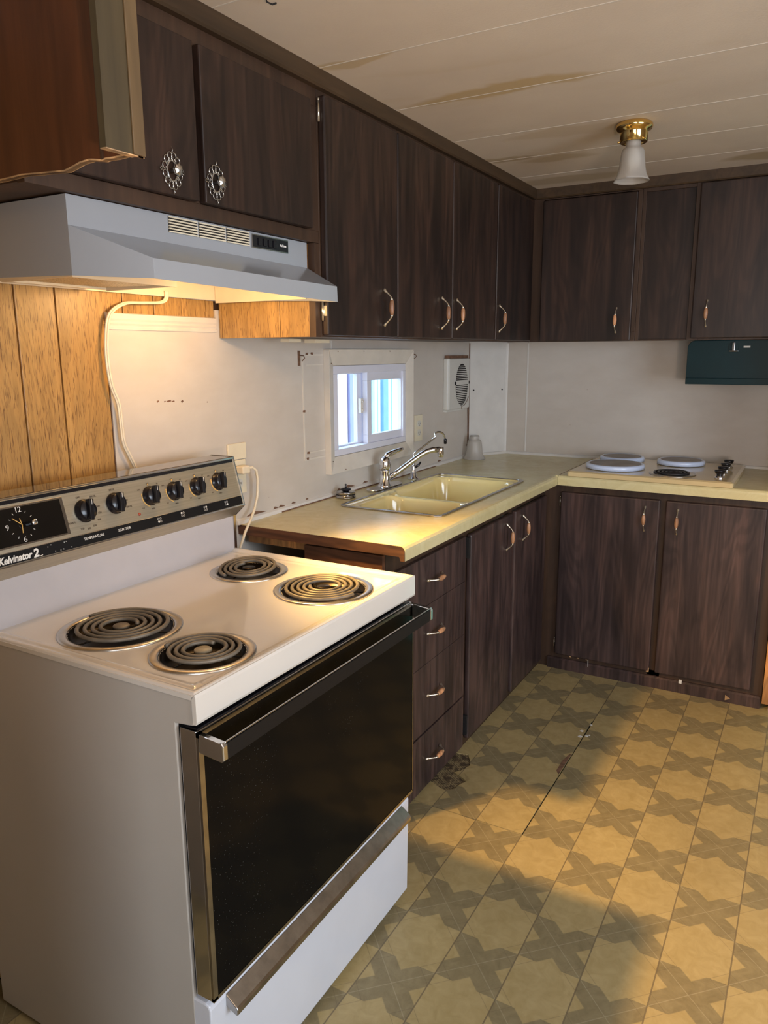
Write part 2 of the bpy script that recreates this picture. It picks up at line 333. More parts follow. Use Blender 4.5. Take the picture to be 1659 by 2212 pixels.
def rrect(x0, x1, y0, y1, r, k=6):
    out = []
    for cx, cy, a0 in ((x1 - r, y1 - r, 0), (x0 + r, y1 - r, 90), (x0 + r, y0 + r, 180), (x1 - r, y0 + r, 270)):
        for i in range(k + 1):
            a = math.radians(a0 + 90 * i / k); out.append((cx + r * math.cos(a), cy + r * math.sin(a)))
    return out
def put(o, parent):
    COL.objects.link(o)
    if parent is not None:
        o.parent = parent; o.matrix_parent_inverse = WORLD[parent.name].inverted(); WORLD[o.name] = WORLD[parent.name] if o.type == 'EMPTY' else Matrix()
WORLD = {}
TINY = {'nail', 'screw', 'chipped_paint', 'worn_edge', 'paint_chip', 'rust_spot', 'slot', 'minute_mark', 'clock_hand', 'dial_print', 'chip', 'latch_pin', 'burner_symbol', 'scratch', 'thumb_screw', 'coil_bracket'}
def obj(name, g, mat, parent=None, bevel=0.0, label=None, cat=None, group=None, kind=None, seg=2, smooth=None):
    if name in TINY: kind = 'stuff'
    me = bpy.data.meshes.new(name); me.from_pydata(g.v, [], g.f); me.update()
    me.polygons.foreach_set('use_smooth', [bool(x) if smooth is None else smooth for x in g.sm])
    bm = bmesh.new(); bm.from_mesh(me); bmesh.ops.recalc_face_normals(bm, faces=bm.faces); bm.to_mesh(me); bm.free()
    me.materials.append(M[mat] if isinstance(mat, str) else mat)
    o = bpy.data.objects.new(name, me); COL.objects.link(o)
    if parent is not None:
        o.parent = parent; o.matrix_parent_inverse = WORLD.get(parent.name, Matrix()).inverted()
    if bevel:
        b = o.modifiers.new('bevel', 'BEVEL'); b.width = bevel; b.segments = seg; b.limit_method = 'ANGLE'; b.angle_limit = math.radians(50)
    if label: o['label'] = label
    if cat: o['category'] = cat
    if group: o['group'] = group
    if kind: o['kind'] = kind
    return o
def thing(name, loc, label, cat, group=None):
    o = bpy.data.objects.new(name, None); COL.objects.link(o); o.location = loc; o.empty_display_size = 0.05
    WORLD[o.name] = Matrix.Translation(loc); o['label'] = label; o['category'] = cat
    if group: o['group'] = group
    return o
def structure(name, loc=(0, 0, 0)):
    o = bpy.data.objects.new(name, None); COL.objects.link(o); o.location = loc; WORLD[o.name] = Matrix.Translation(loc); o['kind'] = 'structure'; return o
_txt = []
def text(name, s, size, origin, xd, yd, mat, parent, shear=0.0, bold=0.0, align='CENTER', sx=1.0, lift=0.0004):
    cu = bpy.data.curves.new('t', 'FONT'); cu.body = s; cu.size = size; cu.shear = shear; cu.offset = bold; cu.align_x = align; cu.align_y = 'CENTER'; cu.extrude = 0.0003; cu.resolution_u = 3
    t = bpy.data.objects.new('t', cu); COL.objects.link(t)
    bpy.context.view_layer.update()
    me = bpy.data.meshes.new_from_object(t.evaluated_get(bpy.context.evaluated_depsgraph_get()))
    bpy.data.objects.remove(t)
    xd = Vector(xd).normalized(); yd = Vector(yd).normalized(); zd = xd.cross(yd)
    mt = Matrix((xd * sx, yd, zd)).transposed().to_4x4(); mt.translation = Vector(origin) + zd * lift
    me.transform(mt); me.materials.clear(); me.materials.append(M[mat])
    o = bpy.data.objects.new(name, me); COL.objects.link(o)
    if parent is not None: o.parent = parent; o.matrix_parent_inverse = WORLD.get(parent.name, Matrix()).inverted()
    return o

L = 2.400; ZC = 2.140; ZU = 1.480; CT = 0.914; XC = 0.591; YC = L - 0.591; Y0 = -3.2; XR = 3.4
# ================================================================== SETTING
fl = obj('floor', G().box(-0.1, XR, Y0, L + 0.1, -0.06, -0.004), 'black', kind='structure')
obj('ground', G().box(-4.0, -0.101, -3.0, 8.0, -0.06, 0.0), 'outwhite', kind='structure')
# printed vinyl: main sheet and a patch with a cut joint, notch torn away by the drawers
obj('vinyl_sheet', G().box(0, XR, Y0, 0.617, -0.004, 0.0), 'floor', fl)
obj('vinyl_sheet', G().box(0.8855, XR, 0.617, L, -0.004, 0.0), 'floor', fl)
patch = [(0.0, 0.6200), (0.8825, 0.6200), (0.8805, 0.90), (0.8820, 1.15), (0.8785, 1.44), (0.8845, 1.47), (0.8845, L), (0.0, L), (0.0, 0.97), (0.52, 0.965), (0.552, 0.972), (0.573, 0.938), (0.588, 0.905), (0.572, 0.855),
         (0.557, 0.838), (0.590, 0.818), (0.618, 0.802), (0.606, 0.780), (0.600, 0.742), (0.575, 0.722), (0.548, 0.728), (0.52, 0.745), (0.0, 0.75)]
def tri_poly(g, poly, z0, z1):
    bm = bmesh.new(); vs = [bm.verts.new((x, y, z0)) for x, y in poly]; f = bm.faces.new(vs)
    r = bmesh.ops.extrude_face_region(bm, geom=[f]); bmesh.ops.translate(bm, verts=[e for e in r['geom'] if isinstance(e, bmesh.types.BMVert)], vec=(0, 0, z1 - z0))
    bmesh.ops.triangulate(bm, faces=bm.faces); bm.verts.index_update()
    g.add([v.co.copy() for v in bm.verts], [tuple(v.index for v in f.verts) for f in bm.faces]); bm.free(); return g
obj('vinyl_sheet', tri_poly(G(), patch, -0.004, 0.0), 'floor', fl)
def old_floor():
    m, nt, b = new_mat('old_patterned_floor'); v = coords(nt, (1, 1, 1), (0, 0, 0), (0, 0, 0.6))
    br = N(nt, 'ShaderNodeTexBrick'); br.inputs['Scale'].default_value = 32; br.inputs['Mortar Size'].default_value = 0.05
    br.inputs['Color1'].default_value = (0.06, 0.04, 0.018, 1); br.inputs['Color2'].default_value = (0.16, 0.11, 0.05, 1); br.inputs['Mortar'].default_value = (0.26, 0.20, 0.10, 1)
    nt.links.new(v, br.inputs['Vector']); nt.links.new(mix(nt, ramp(nt, noise(nt, v, 40, 4), [(0.45, (0, 0, 0)), (0.6, (1, 1, 1))]), br.outputs['Color'], (0.05, 0.03, 0.014)), b.inputs['Base Color']); b.inputs['Roughness'].default_value = 0.8; return m
M['oldfloor'] = old_floor()
obj('exposed_underlay', G().box(0.50, 0.64, 0.70, 0.985, -0.0045, -0.0030), 'oldfloor', fl, label='brown patterned underlay showing through torn vinyl')
# small lifted curl of torn vinyl and chips along the joint
g = G()
g.add([(0.556, 0.840, 0.000), (0.592, 0.818, 0.0015), (0.618, 0.802, 0.003), (0.628, 0.812, 0.006), (0.590, 0.850, 0.001)], [(0, 1, 2, 3, 4)])
obj('torn_flap', g, 'floor', fl)
g = G()
for x, y, s in ((0.872, 1.30, .008), (0.893, 1.315, .006), (0.866, 1.345, .007), (0.885, 1.41, .005), (0.90, 1.325, .004)):
    g.prism([(x - s, y - s * .5), (x + s * .4, y - s), (x + s, y + s * .3), (x - s * .2, y + s)], 'Z', 0, 0.002)
obj('paint_chip', g, 'whitetrim', fl)
obj('worn_spot', G().prism([(0.866, 1.02), (0.880, 1.00), (0.8805, 1.16), (0.874, 1.15), (0.864, 1.09)], 'Z', 0.0, 0.0006), 'caulk', fl)

ce = structure('ceiling', (1.6, 0, ZC))
seams = [-3.2, -2.4, -1.6, -0.8, -0.02, 0.375, 0.775, 1.18, 1.51, 1.82, L]
for a, b in zip(seams[:-1], seams[1:]):
    obj('ceiling_panel', G().box(0.0, XR, a + 0.001, b - 0.001, ZC, ZC + 0.03), 'ceiling', ce)
for s in seams[1:-1]:
    obj('batten', G().box(0.345, XR, s - 0.0016, s + 0.0016, ZC - 0.0008, ZC + 0.002), 'casing', ce)
# left wall: boxes around the window opening (y .955-1.50, z 1.05-1.385)
wy0, wy1, wz0, wz1 = 0.955, 1.497, 1.052, 1.388
wl = structure('wall_left')
g = G().box(-0.10, -0.012, Y0, wy0, 0, ZC).box(-0.10, -0.012, wy1 + .32, L + .1, 0, ZC).box(-0.10, -0.012, wy0, wy1 + .32, 0, wz0 - .03).box(-0.10, -0.012, wy0, wy1 + .32, wz1 + .03, ZC)
obj('wall_core', g, 'frame', wl)
pe = [-1.55, -1.34, -1.18, -0.98, -0.80, -0.62, -0.45, -0.284, -0.180, 0.015, 0.120, 0.318, 0.352]
for i, (a, b) in enumerate(zip(pe[:-1], pe[1:])):
    z0 = 0.0 if b < -0.05 else 1.50
    lo = a + 0.0018; hi = b - 0.0018
    if a < -0.04 < b:          # plank that the white board laps over
        obj('plank', G().prism([(lo, 0), (-0.0455, 0), (-0.0455, 1.5), (hi, 1.5), (hi, ZC - .003), (lo, ZC - .003)], 'X', -0.012, -0.003), 'oak', wl)
    else:
        obj('plank', G().box(-0.012, -0.003, lo, hi, z0, ZC - .003), 'oak', wl, bevel=0.0015)
obj('wall_board', G().box(-0.012, 0.0, -0.044, 0.352, 0.0, 1.505).box(-0.012, 0.0, 0.352, wy0, 0, 1.56).box(-0.012, 0.0, wy1, 2.215, 0, 1.56)
    .box(-0.012, 0.0, wy0, wy1, 0, wz0).box(-0.012, 0.0, wy0, wy1, wz1, 1.56), 'wall', wl)
g = G().box(-0.01, -0.003, -0.047, -0.0435, 0.0, 1.51); obj('board_edge', g, 'caulk', wl)
# ribbed cap strip along the top of the white board
cp = G().prism([(0, 1.497), (0.004, 1.497), (0.005, 1.503), (0.003, 1.506), (0.006, 1.512), (0.003, 1.517), (0.006, 1.523), (0.006, 1.536), (0.0, 1.538), (-0.003, 1.538), (-0.003, 1.497)], 'Y', -0.042, 0.350)
obj('cap_strip', cp, 'casing', wl, label='ribbed cream cap strip')
obj('seam_strip', G().box(0.0, 0.002, 0.951, 0.957, 1.45, ZU), 'whitetrim', wl)
# brown worn marks on the board behind the range
g = G()
for (yy, zz, w, h) in ((0.110, 1.313, .004, .004), (0.135, 1.311, .003, .003), (0.150, 1.3115, .010, .004), (0.166, 1.310, .006, .003), (0.200, 1.308, .005, .005), (0.30, 1.30, .002, .002)):
    g.prism([(yy - w, zz), (yy - w * .3, zz - h), (yy + w, zz - h * .3), (yy + w * .5, zz + h * .6)], 'X', 0.0, 0.0006)
obj('chipped_paint', g, 'caulk', wl)
# back wall, diagonal corner panel
wb = structure('wall_back', (1.6, L, 0))
obj('wall_board', G().box(0.235, XR, L, L + 0.1, 0, ZC), 'wall', wb)
obj('wall_board', G().box(0.10, 0.2335, L, L + 0.1, 0, ZC), 'wall', wb)
obj('seam_strip', G().box(0.231, 0.239, L - 0.002, L, 0.93, ZU), 'whitetrim', wb, bevel=0.001)
obj('corner_panel', G().prism([(-0.01, 2.205), (0.0, 2.200), (0.123, 2.400), (0.11, 2.41), (-0.01, 2.41)], 'Z', 0.86, ZC), 'whitetrim', wb)
g = G()
for t in (0.12, 0.88):
    g.lathe([(0.0045, 0), (0.004, 0.002), (0.001, 0.003)], (0.123 * t, 2.2 + 0.2 * t, 1.247), (0.85, -0.52, 0), 10)
obj('screw', g, 'black', wb)
obj('seam_strip', G().prism([(0.118, 2.390), (0.126, 2.398), (0.130, 2.400), (0.118, 2.405)], 'Z', 0.92, ZU), 'whitetrim', wb)
obj('caulk_line', G().prism([(0.0, 2.193), (0.003, 2.197), (0.002, 2.203), (0, 2.203)], 'Z', 0.92, ZU), 'caulk', wb)
# base moulding on top of the counter
tr = obj('baseboard_left', G().prism([(0.0, 0.914), (0.011, 0.914), (0.009, 0.925), (0.0, 0.930)], 'Y', 0.40, 2.197), 'whitetrim', kind='structure')
g = G()
for yy, w in ((0.50, .05), (0.60, .012), (0.633, .018), (0.70, .012), (0.78, .008), (0.99, .014), (1.06, .04), (1.18, .02), (1.60, .01), (1.86, .02)):
    g.prism([(yy - w, 0.930), (yy - w * .3, 0.936 + w * .12), (yy + w * .7, 0.934), (yy + w, 0.930)], 'X', 0.0, 0.0012)
obj('worn_edge', g, 'caulk', tr)
obj('worn_edge', G().prism([(0.009, 0.914), (0.0135, 0.914), (0.0115, 0.918)], 'Y', 0.62, 1.8), 'caulk', tr)
bb = obj('baseboard_back', G().prism([(L, 0.914), (L - 0.008, 0.914), (L - 0.006, 0.925), (L, 0.928)], 'X', 0.123, 1.475), 'whitetrim', kind='structure')
obj('mould_end', G().prism([(0.003, 2.197), (0.012, 2.193), (0.133, 2.392), (0.123, 2.398)], 'Z', 0.914, 0.926), 'whitetrim', tr)
# unseen remaining walls with window openings
g = G().box(-0.1, 1.65, Y0 - .1, Y0, 0, ZC).box(2.95, XR, Y0 - .1, Y0, 0, ZC).box(1.65, 2.95, Y0 - .1, Y0, 0, 0.8).box(1.65, 2.95, Y0 - .1, Y0, 1.9, ZC)
obj('wall_front', g, 'dimroom', kind='structure')
g = G().box(XR, XR + .1, Y0, -1.35, 0, ZC).box(XR, XR + .1, 0.15, L + .1, 0, ZC).box(XR, XR + .1, -1.35, 0.15, 0, .8).box(XR, XR + .1, -1.35, 0.15, 1.9, ZC)
obj('wall_right', g, 'dimroom', kind='structure')
obj('blocker_wall', G().box(0.0, 0.78, -1.12, -1.02, 0, ZC), 'dimroom', kind='structure')  # added unseen blocker, keeps front daylight off the hood's near side
# short partition at the end of the back counter: pine edge strip and turquoise face
pt = structure('wall_partition', (1.5, 2.1, 0))
obj('wall_core', G().box(1.480, 1.60, 1.885, L, 0, ZC), 'whitetrim', pt)
obj('pine_strip', G().box(1.455, 1.4895, 1.868, 1.8849, 0.03, 0.872), 'orangewood', pt, bevel=0.001)
obj('pine_strip', G().box(1.480, 1.4895, 1.868, 1.8849, 0.872, ZC), 'orangewood', pt, bevel=0.001)
obj('turquoise_panel', G().box(1.490, 1.62, 1.872, 1.8849, 0.0, ZC), 'turq', pt)
# crown trim boards under the ceiling
obj('trim_1', G().prism([(0.345, 2.098), (0.362, 2.098), (0.366, 2.103), (0.366, 2.140), (0.345, 2.140)], 'Y', -0.485, 2.078), 'frame_h', kind='structure')
obj('trim_2', G().prism([(2.092, 2.098), (2.077, 2.098), (2.073, 2.103), (2.073, 2.140), (2.092, 2.140)], 'X', 0.366, 1.478), 'frame_h', kind='structure')

# ================================================================== window 1
wn = structure('window_1', (0, 1.2, 1.2))
def frame4(name, x0, x1, o, i, mat, bev=0.001, parent=wn):   # o,i : (y0,y1,z0,z1)
    a = obj(name, G().box(x0, x1, o[0], o[1], i[3], o[3]).box(x0, x1, o[0], o[1], o[2], i[2]).box(x0, x1, o[0], i[0], i[2], i[3]).box(x0, x1, i[1], o[1], i[2], i[3]), mat, parent, bevel=bev)
    return a
oy0, oy1, oz0, oz1 = 0.902, 1.548, 1.002, 1.449
# mitred sloping casing boards: outer edge stands off the wall, inner edge meets the vinyl frame
def casing(P, Q, p, q, name='casing_board'):
    # P,Q outer corners (y,z), p,q inner; outer edge at x .026, inner at x .010
    vs = [(0.0, *P), (0.0, *Q), (0.0, *q), (0.0, *p), (0.026, *P), (0.026, *Q), (0.011, *q), (0.011, *p)]
    obj(name, G().add(vs, [(3, 2, 1, 0), (4, 5, 6, 7), (0, 1, 5, 4), (1, 2, 6, 5), (2, 3, 7, 6), (3, 0, 4, 7)]), 'casing', wn, bevel=0.0012)
iy0, iy1, iz0, iz1 = 0.948, 1.503, 1.062, 1.392
casing((oy0, oz1), (oy1, oz1), (iy0, iz1), (iy1, iz1))
casing((oy0, oz0 - .0), (oy0, oz1 - .002), (iy0, iz0), (iy0, iz1 - .002))
casing((oy0 + .003, oz0), (oy1, oz0), (iy0 + .002, iz0 - .001), (iy1, iz0 - .001))
casing((oy1, oz0), (oy1, oz1 - .002), (iy1, iz0), (iy1, iz1 - .002))
g = G()
for yy, zz in ((0.96, 1.442), (1.14, 1.442), (1.34, 1.442), (0.915, 1.40), (0.915, 1.05), (1.0, 1.01)):
    g.lathe([(0.0025, 0), (0.0015, 0.0012)], (0.0255, yy, zz), (1, 0, 0), 8)
obj('nail', g, 'caulk', wn)
frame4('window_frame', -0.045, 0.010, (iy0 + .001, iy1 - .001, iz0, iz1 - .001), (0.978, 1.480, 1.086, 1.362), 'vinylwhite', 0.002)
# left opening shows the outer track; right sash with its own frame
frame4('sash_frame', -0.020, 0.002, (1.200, 1.482, 1.086, 1.364), (1.232, 1.476, 1.118, 1.330), 'vinylwhite', 0.0015)
obj('pane', G().box(-0.012, -0.009, 1.230, 1.478, 1.116, 1.332), 'glass', wn)
frame4('sash_frame', -0.048, -0.030, (0.978, 1.225, 1.086, 1.364), (0.984, 1.175, 1.092, 1.358), 'vinylwhite', 0.0015)
obj('pane', G().box(-0.040, -0.038, 0.984, 1.176, 1.092, 1.358), 'glass', wn)
g = G().box(-0.028, -0.014, 1.178, 1.196, 1.205, 1.262).lathe([(0.006, 0), (0.005, .006)], (-0.014, 1.187, 1.218), (1, 0, 0), 10).lathe([(0.006, 0), (0.005, .006)], (-0.014, 1.187, 1.25), (1, 0, 0), 10)
obj('latch', g, 'casing', wn, bevel=0.001)
# what stands outside: bright siding, a post with orange edge and corrugated blue-grey boards
sd = thing('outside_siding', (-1.3, 3.3, 0), 'bright white and blue boarded siding seen through the window', 'siding')
def syp(px):
    y0 = 0.977 + (px - 724) * (1.2 - 0.977) / 68 if px < 796 else 1.231 + (px - 801) * (1.475 - 1.231) / 64
    return y0 * 1.8117 + 1.112
for i, (a, b, mt) in enumerate(((640, 690, 'outlilac'), (690, 751, 'outwhite'), (751, 753.5, 'outorange'), (753.5, 769, 'outlilac'), (769, 790, 'outwhite'), (790, 808.5, 'outteal'), (808.5, 813.5, 'outwhite'), (813.5, 818.5, 'outteal'),
                          (818.5, 826.5, 'outwhite'), (826.5, 837.5, 'outblue'), (837.5, 846.5, 'outwhite'), (846.5, 870, 'outblue'), (870, 960, 'outwhite'))):
    k = 0.012 * (i % 3); obj('board', G().box(-1.30 - k, -1.25 - k, syp(a) + .001, syp(b) - .001, 0.0, 2.7), mt, sd, bevel=0.002)
# ghost of an older window trim: thin painted strip left of the window, rusty specks
gt = thing('painted_over_strip', (0, 0.79, 1.25), 'thin painted over trim strip outlining the old opening left of the window', 'trim strip')
obj('strip', G().box(0, 0.002, 0.772, 0.778, 1.075, 1.425), 'casing', gt)
obj('strip', G().box(0, 0.002, 0.772, 0.90, 1.068, 1.074).box(0, 0.002, 0.800, 0.90, 1.092, 1.096), 'casing', gt)
obj('strip', G().box(0, 0.002, 0.795, 0.90, 1.428, 1.433).box(0, 0.0015, 0.795, 0.90, 1.395, 1.398), 'casing', gt)
g = G()
for yy, zz in ((0.790, 1.074), (0.795, 1.094), (0.776, 1.24), (0.80, 1.434), (0.83, 1.435)): g.prism([(yy - .006, zz - .003), (yy + .005, zz - .004), (yy + .006, zz + .004), (yy - .004, zz + .004)], 'X', 0.0, 0.003)
obj('rust_spot', g, 'caulk', gt)
for yb, lb in ((0.755, 'rusty curtain rod bracket left of the window'), (1.575, 'rusty curtain rod bracket right of the window')):
    h = thing('curtain_bracket', (0, yb, 1.42), lb, 'bracket', 'curtain rod brackets')
    obj('plate', G().box(0, 0.003, yb - .006, yb + .006, 1.395, 1.445), 'caulk', h)
    obj('hook', G().tube([(0.003, yb, 1.43), (0.018, yb + .004, 1.428), (0.022, yb + .004, 1.420), (0.012, yb + .002, 1.41)], 0.0018, 6), 'caulk', h)

# ================================================================== handles and doors
def bow_handle(c, a, n, parent, ln=0.112):
    """bow pull: c centre on surface, a direction along, n outward"""
    c = Vector(c); a = Vector(a).normalized(); n = Vector(n).normalized(); hl = ln / 2
    def P(s, h): return c + a * s * hl + n * h
    g = G()
    ss = [(1.0, 0.0006, .0016), (0.94, 0.0035, .0050), (0.86, 0.0055, .0048), (0.79, 0.0110, .0030), (0.68, 0.0185, .0024), (0.57, 0.0245, .0024), (0.48, 0.0275, .0030), (0.40, 0.0288, .0046), (0.36, 0.0285, .002)]
    ss = [(-a_, b_, c_) for a_, b_, c_ in ss] + ss[::-1]
    g.tube([P(a_, b_) for a_, b_, c_ in ss], [c_ for a_, b_, c_ in ss], 8)
    obj('handle', g, 'brasschrome', parent)
    g = G(); prof = []
    for i in range(13):
        t = -1 + 2 * i / 12; prof.append((0.0042 + 0.0040 * (1 - t * t) ** 0.8, t * 0.40 * hl))
    g.lathe(prof, P(0, 0.0285), a, 14); obj('handle_grip', g, 'grip', parent, label='tan wooden grip')
def hinge(x, y, z, n, parent, h=0.05):
    n = Vector(n); g = G().tube([(x, y, z - h / 2), (x, y, z + h / 2)], 0.0035, 8).tube([(x, y, z + h / 2), (x, y, z + h / 2 + .006)], [0.002, 0.0035], 8)
    obj('hinge', g, 'brasschrome', parent)
def slab(name, x0, x1, y0, y1, z0, z1, mat, parent, bevel=0.003, **k): return obj(name, G().box(x0, x1, y0, y1, z0, z1), mat, parent, bevel=bevel, **k)

# ---- cabinet over the range hood
c1 = thing('upper_cabinet', (0.17, -0.05, 1.722), 'short dark walnut wall cabinet above the white range hood with filigree pulls', 'cabinet')
obj('carcass', G().box(0.004, 0.325, -0.486, 0.384, 1.724, 2.138), 'frame', c1)
obj('face_frame', G().box(0.325, 0.345, -0.486, 0.384, 1.722, 1.752).box(0.325, 0.345, -0.486, 0.384, 2.055, 2.138).box(0.325, 0.345, 0.335, 0.3865, 1.752, 2.055)
    .box(0.325, 0.345, -0.095, -0.06, 1.752, 2.055), 'frame', c1, bevel=0.001)
def filigree(c, parent):
    c = Vector(c); g = G()
    def loop(cy, cz, r, a0=0, a1=360, rr=0.0012):
        g.tube([c + Vector((0.003, cy + r * math.cos(math.radians(a)), cz + r * math.sin(math.radians(a)))) for a in [a0 + (a1 - a0) * i / 14 for i in range(15)]], rr, 6)
    for i in range(12):
        a = 2 * math.pi * (i + .5) / 12; ey, ez = 0.021 * math.cos(a), 0.029 * math.sin(a)
        loop(ey, ez, 0.0063, math.degrees(a) - 160, math.degrees(a) + 160); loop(ey * .72, ez * .78, 0.0030, math.degrees(a) + 20, math.degrees(a) + 300, 0.0011)
    for sg in (-1, 1):
        for p in (([0, 0.034 * sg], [0.0034, 0.040 * sg], [0, 0.046 * sg], [-0.0034, 0.040 * sg], [0, 0.034 * sg]), ([0.026 * sg, 0], [0.030 * sg, 0.0034], [0.034 * sg, 0], [0.030 * sg, -0.0034], [0.026 * sg, 0])):
            g.tube([c + Vector((0.003, *q)) for q in p], 0.0012, 6)
    n = 28; g.tube([c + Vector((0.0025, 0.013 * math.cos(2 * math.pi * i / n), 0.019 * math.sin(2 * math.pi * i / n))) for i in range(n + 1)], 0.0018, 6)
    obj('backplate', g, 'silver', parent, label='silver filigree backplate')
    g = G().lathe([(0.005, 0.0), (0.004, 0.010), (0.006, 0.013), (0.011, 0.016), (0.0125, 0.020), (0.010, 0.023), (0.004, 0.025), (0.001, 0.0255)], c, (1, 0, 0), 32, mod=lambda a, h: (1 + 0.10 * math.cos(8 * a)) if h > .0125 else 1)
    obj('knob', g, 'silver', parent)
FS = 0.80
for (a, b, kx) in ((-0.486, -0.083, -0.163), (-0.066, 0.334, -0.034)):
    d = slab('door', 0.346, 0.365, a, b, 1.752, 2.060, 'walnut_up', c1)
    filigree((0.365, kx, 1.797), d)
for zz in (1.80, 1.98): hinge(0.348, 0.3385, zz, (1, 0, 0), c1)

# ---- tall upper cabinets on the left wall
def upper_left(y0, y1, doors, label, oakside=False):
    t = thing('upper_cabinet', (0.17, (y0 + y1) / 2, ZU), label, 'cabinet')
    obj('carcass', G().box(0.004, 0.325, y0 + (0.004 if oakside else 0.001), y1 - .001, ZU + .004, 2.138), 'frame', t)
    g = G().box(0.325, 0.345, y0, y1 - .0005, ZU, ZU + .045).box(0.325, 0.345, y0, y1 - .0005, 2.06, 2.138).box(0.325, 0.345, y0, y0 + .045, ZU + .045, 2.06).box(0.325, 0.345, y1 - .045, y1 - .0005, ZU + .045, 2.06)
    obj('face_frame', g, 'frame', t, bevel=0.001)
    for a, b, hy in doors:
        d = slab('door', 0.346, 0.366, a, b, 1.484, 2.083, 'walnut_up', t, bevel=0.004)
        bow_handle((0.366, hy, 1.570), (0, 0, 1), (1, 0, 0), d)
    return t
t = upper_left(0.387, 1.193, ((0.391, 0.783, 0.694), (0.788, 1.189, 1.098)), 'tall walnut wall cabinet beside the hood, wooden oak panelled end', True)
g0 = [(0.004, 0.052), (0.054, 0.20), (0.202, 0.324)]
for a, b in ((0.004, 0.012), (0.014, 0.222), (0.224, 0.323)):
    obj('plank', G().box(a, b, 0.3645, 0.3795, ZU, 1.721), 'oak', t, bevel=0.001)
obj('end_stile', G().box(0.3245, 0.345, 0.3625, 0.3865, ZU - .0005, 1.721), 'frame', t)
hinge(0.352, 0.386, 1.548, (1, 0, 0), t); obj('hinge_leaf', G().box(0.3475, 0.364, 0.3885, 0.3905, 1.535, 1.562), 'brasschrome', t); hinge(0.352, 0.386, 2.045, (1, 0, 0), t)
obj('cleat', G().box(0.085, 0.12, 0.545, 0.605, 1.470, ZU), 'cream', t, bevel=0.001)
obj('cleat', G().box(0.075, 0.12, 0.685, 0.765, 1.469, ZU), 'cream', t, bevel=0.001)
t = upper_left(1.194, 2.090, ((1.196, 1.606, 1.201 + .02), (1.621, 2.044, 1.643)), 'tall walnut wall cabinet with two doors running into the corner')
t2 = thing('upper_cabinet', (0.6, 2.25, ZU), 'walnut corner wall cabinet on the back wall with one wide door', 'cabinet')
obj('carcass', G().box(0.127, 0.818, 2.113, L - .003, ZU + .004, 2.138), 'frame', t2)
obj('face_frame', G().box(0.347, 0.395, 2.092, 2.112, ZU, 2.138).box(0.395, 0.818, 2.092, 2.112, ZU, 1.52).box(0.395, 0.818, 2.092, 2.112, 2.094, 2.138).box(0.800, 0.818, 2.092, 2.112, 1.52, 2.094), 'frame', t2, bevel=0.001)
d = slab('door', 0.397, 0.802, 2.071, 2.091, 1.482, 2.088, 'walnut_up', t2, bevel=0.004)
bow_handle((0.741, 2.071, 1.568), (0, 0, 1), (0, -1, 0), d)
t3 = thing('upper_cabinet', (1.15, 2.25, ZU), 'walnut wall cabinet above the green hood with recessed side panel', 'cabinet')
obj('carcass', G().box(0.819, 1.478, 2.113, L - .003, ZU + .004, 2.138), 'frame', t3)
obj('face_frame', G().box(0.819, 0.834, 2.092, 2.112, ZU, 2.138).box(1.030, 1.075, 2.086, 2.112, ZU, 2.138).box(0.834, 1.030, 2.092, 2.112, 2.085, 2.138).box(1.075, 1.478, 2.092, 2.112, 2.085, 2.138).box(0.834, 1.030, 2.092, 2.112, ZU, 1.486).box(1.075, 1.478, 2.092, 2.112, ZU, 1.53), 'frame', t3, bevel=0.001)
obj('recessed_panel', G().box(0.834, 1.030, 2.103, 2.1125, 1.486, 2.085), 'walnut_up', t3)
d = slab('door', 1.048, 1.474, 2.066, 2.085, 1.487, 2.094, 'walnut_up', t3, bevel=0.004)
bow_handle((1.105, 2.066, 1.586), (0, 0, 1), (0, -1, 0), d)

# ---- broken partition panel hanging at the left foreground
hp = thing('hanging_panel', (0.3, -0.495, 1.73), 'red brown plywood end panel with a ragged broken bottom edge', 'panel')
poly = [(0.002, 2.138), (0.002, 1.730), (0.15, 1.728), (0.299, 1.726), (0.359, 1.728), (0.42, 1.7245), (0.465, 1.722), (0.480, 1.725), (0.502, 1.730), (0.523, 1.7315), (0.535, 1.7300), (0.551, 1.7275), (0.56, 1.7285), (0.578, 1.7280), (0.603, 1.7290), (0.629, 1.7230), (0.629, 2.138)]
obj('plywood', G().prism(poly, 'Y', -0.500, -0.490), 'redply', hp)
edge = poly[1:-1]
g = G().prism(edge + [(x, z + 0.0022) for x, z in edge[::-1]], 'Y', -0.5012, -0.4885); obj('splintered_edge', g, 'rawwood', hp, label='pale splintered edge')
obj('stile', G().box(0.617, 0.6295, -0.560, -0.5015, 1.725, 2.138), 'olive', hp)
obj('stile_end', G().box(0.6172, 0.6293, -0.5598, -0.5018, 1.7235, 1.725), 'rawwood', hp)
obj('corner_trim', G().box(0.6297, 0.6330, -0.511, -0.4885, 1.725, 2.138), 'tanboard', hp, bevel=0.001)
obj('corner_trim', G().box(0.551, 0.556, -0.503, -0.5002, 1.729, 2.138), 'frame', hp)

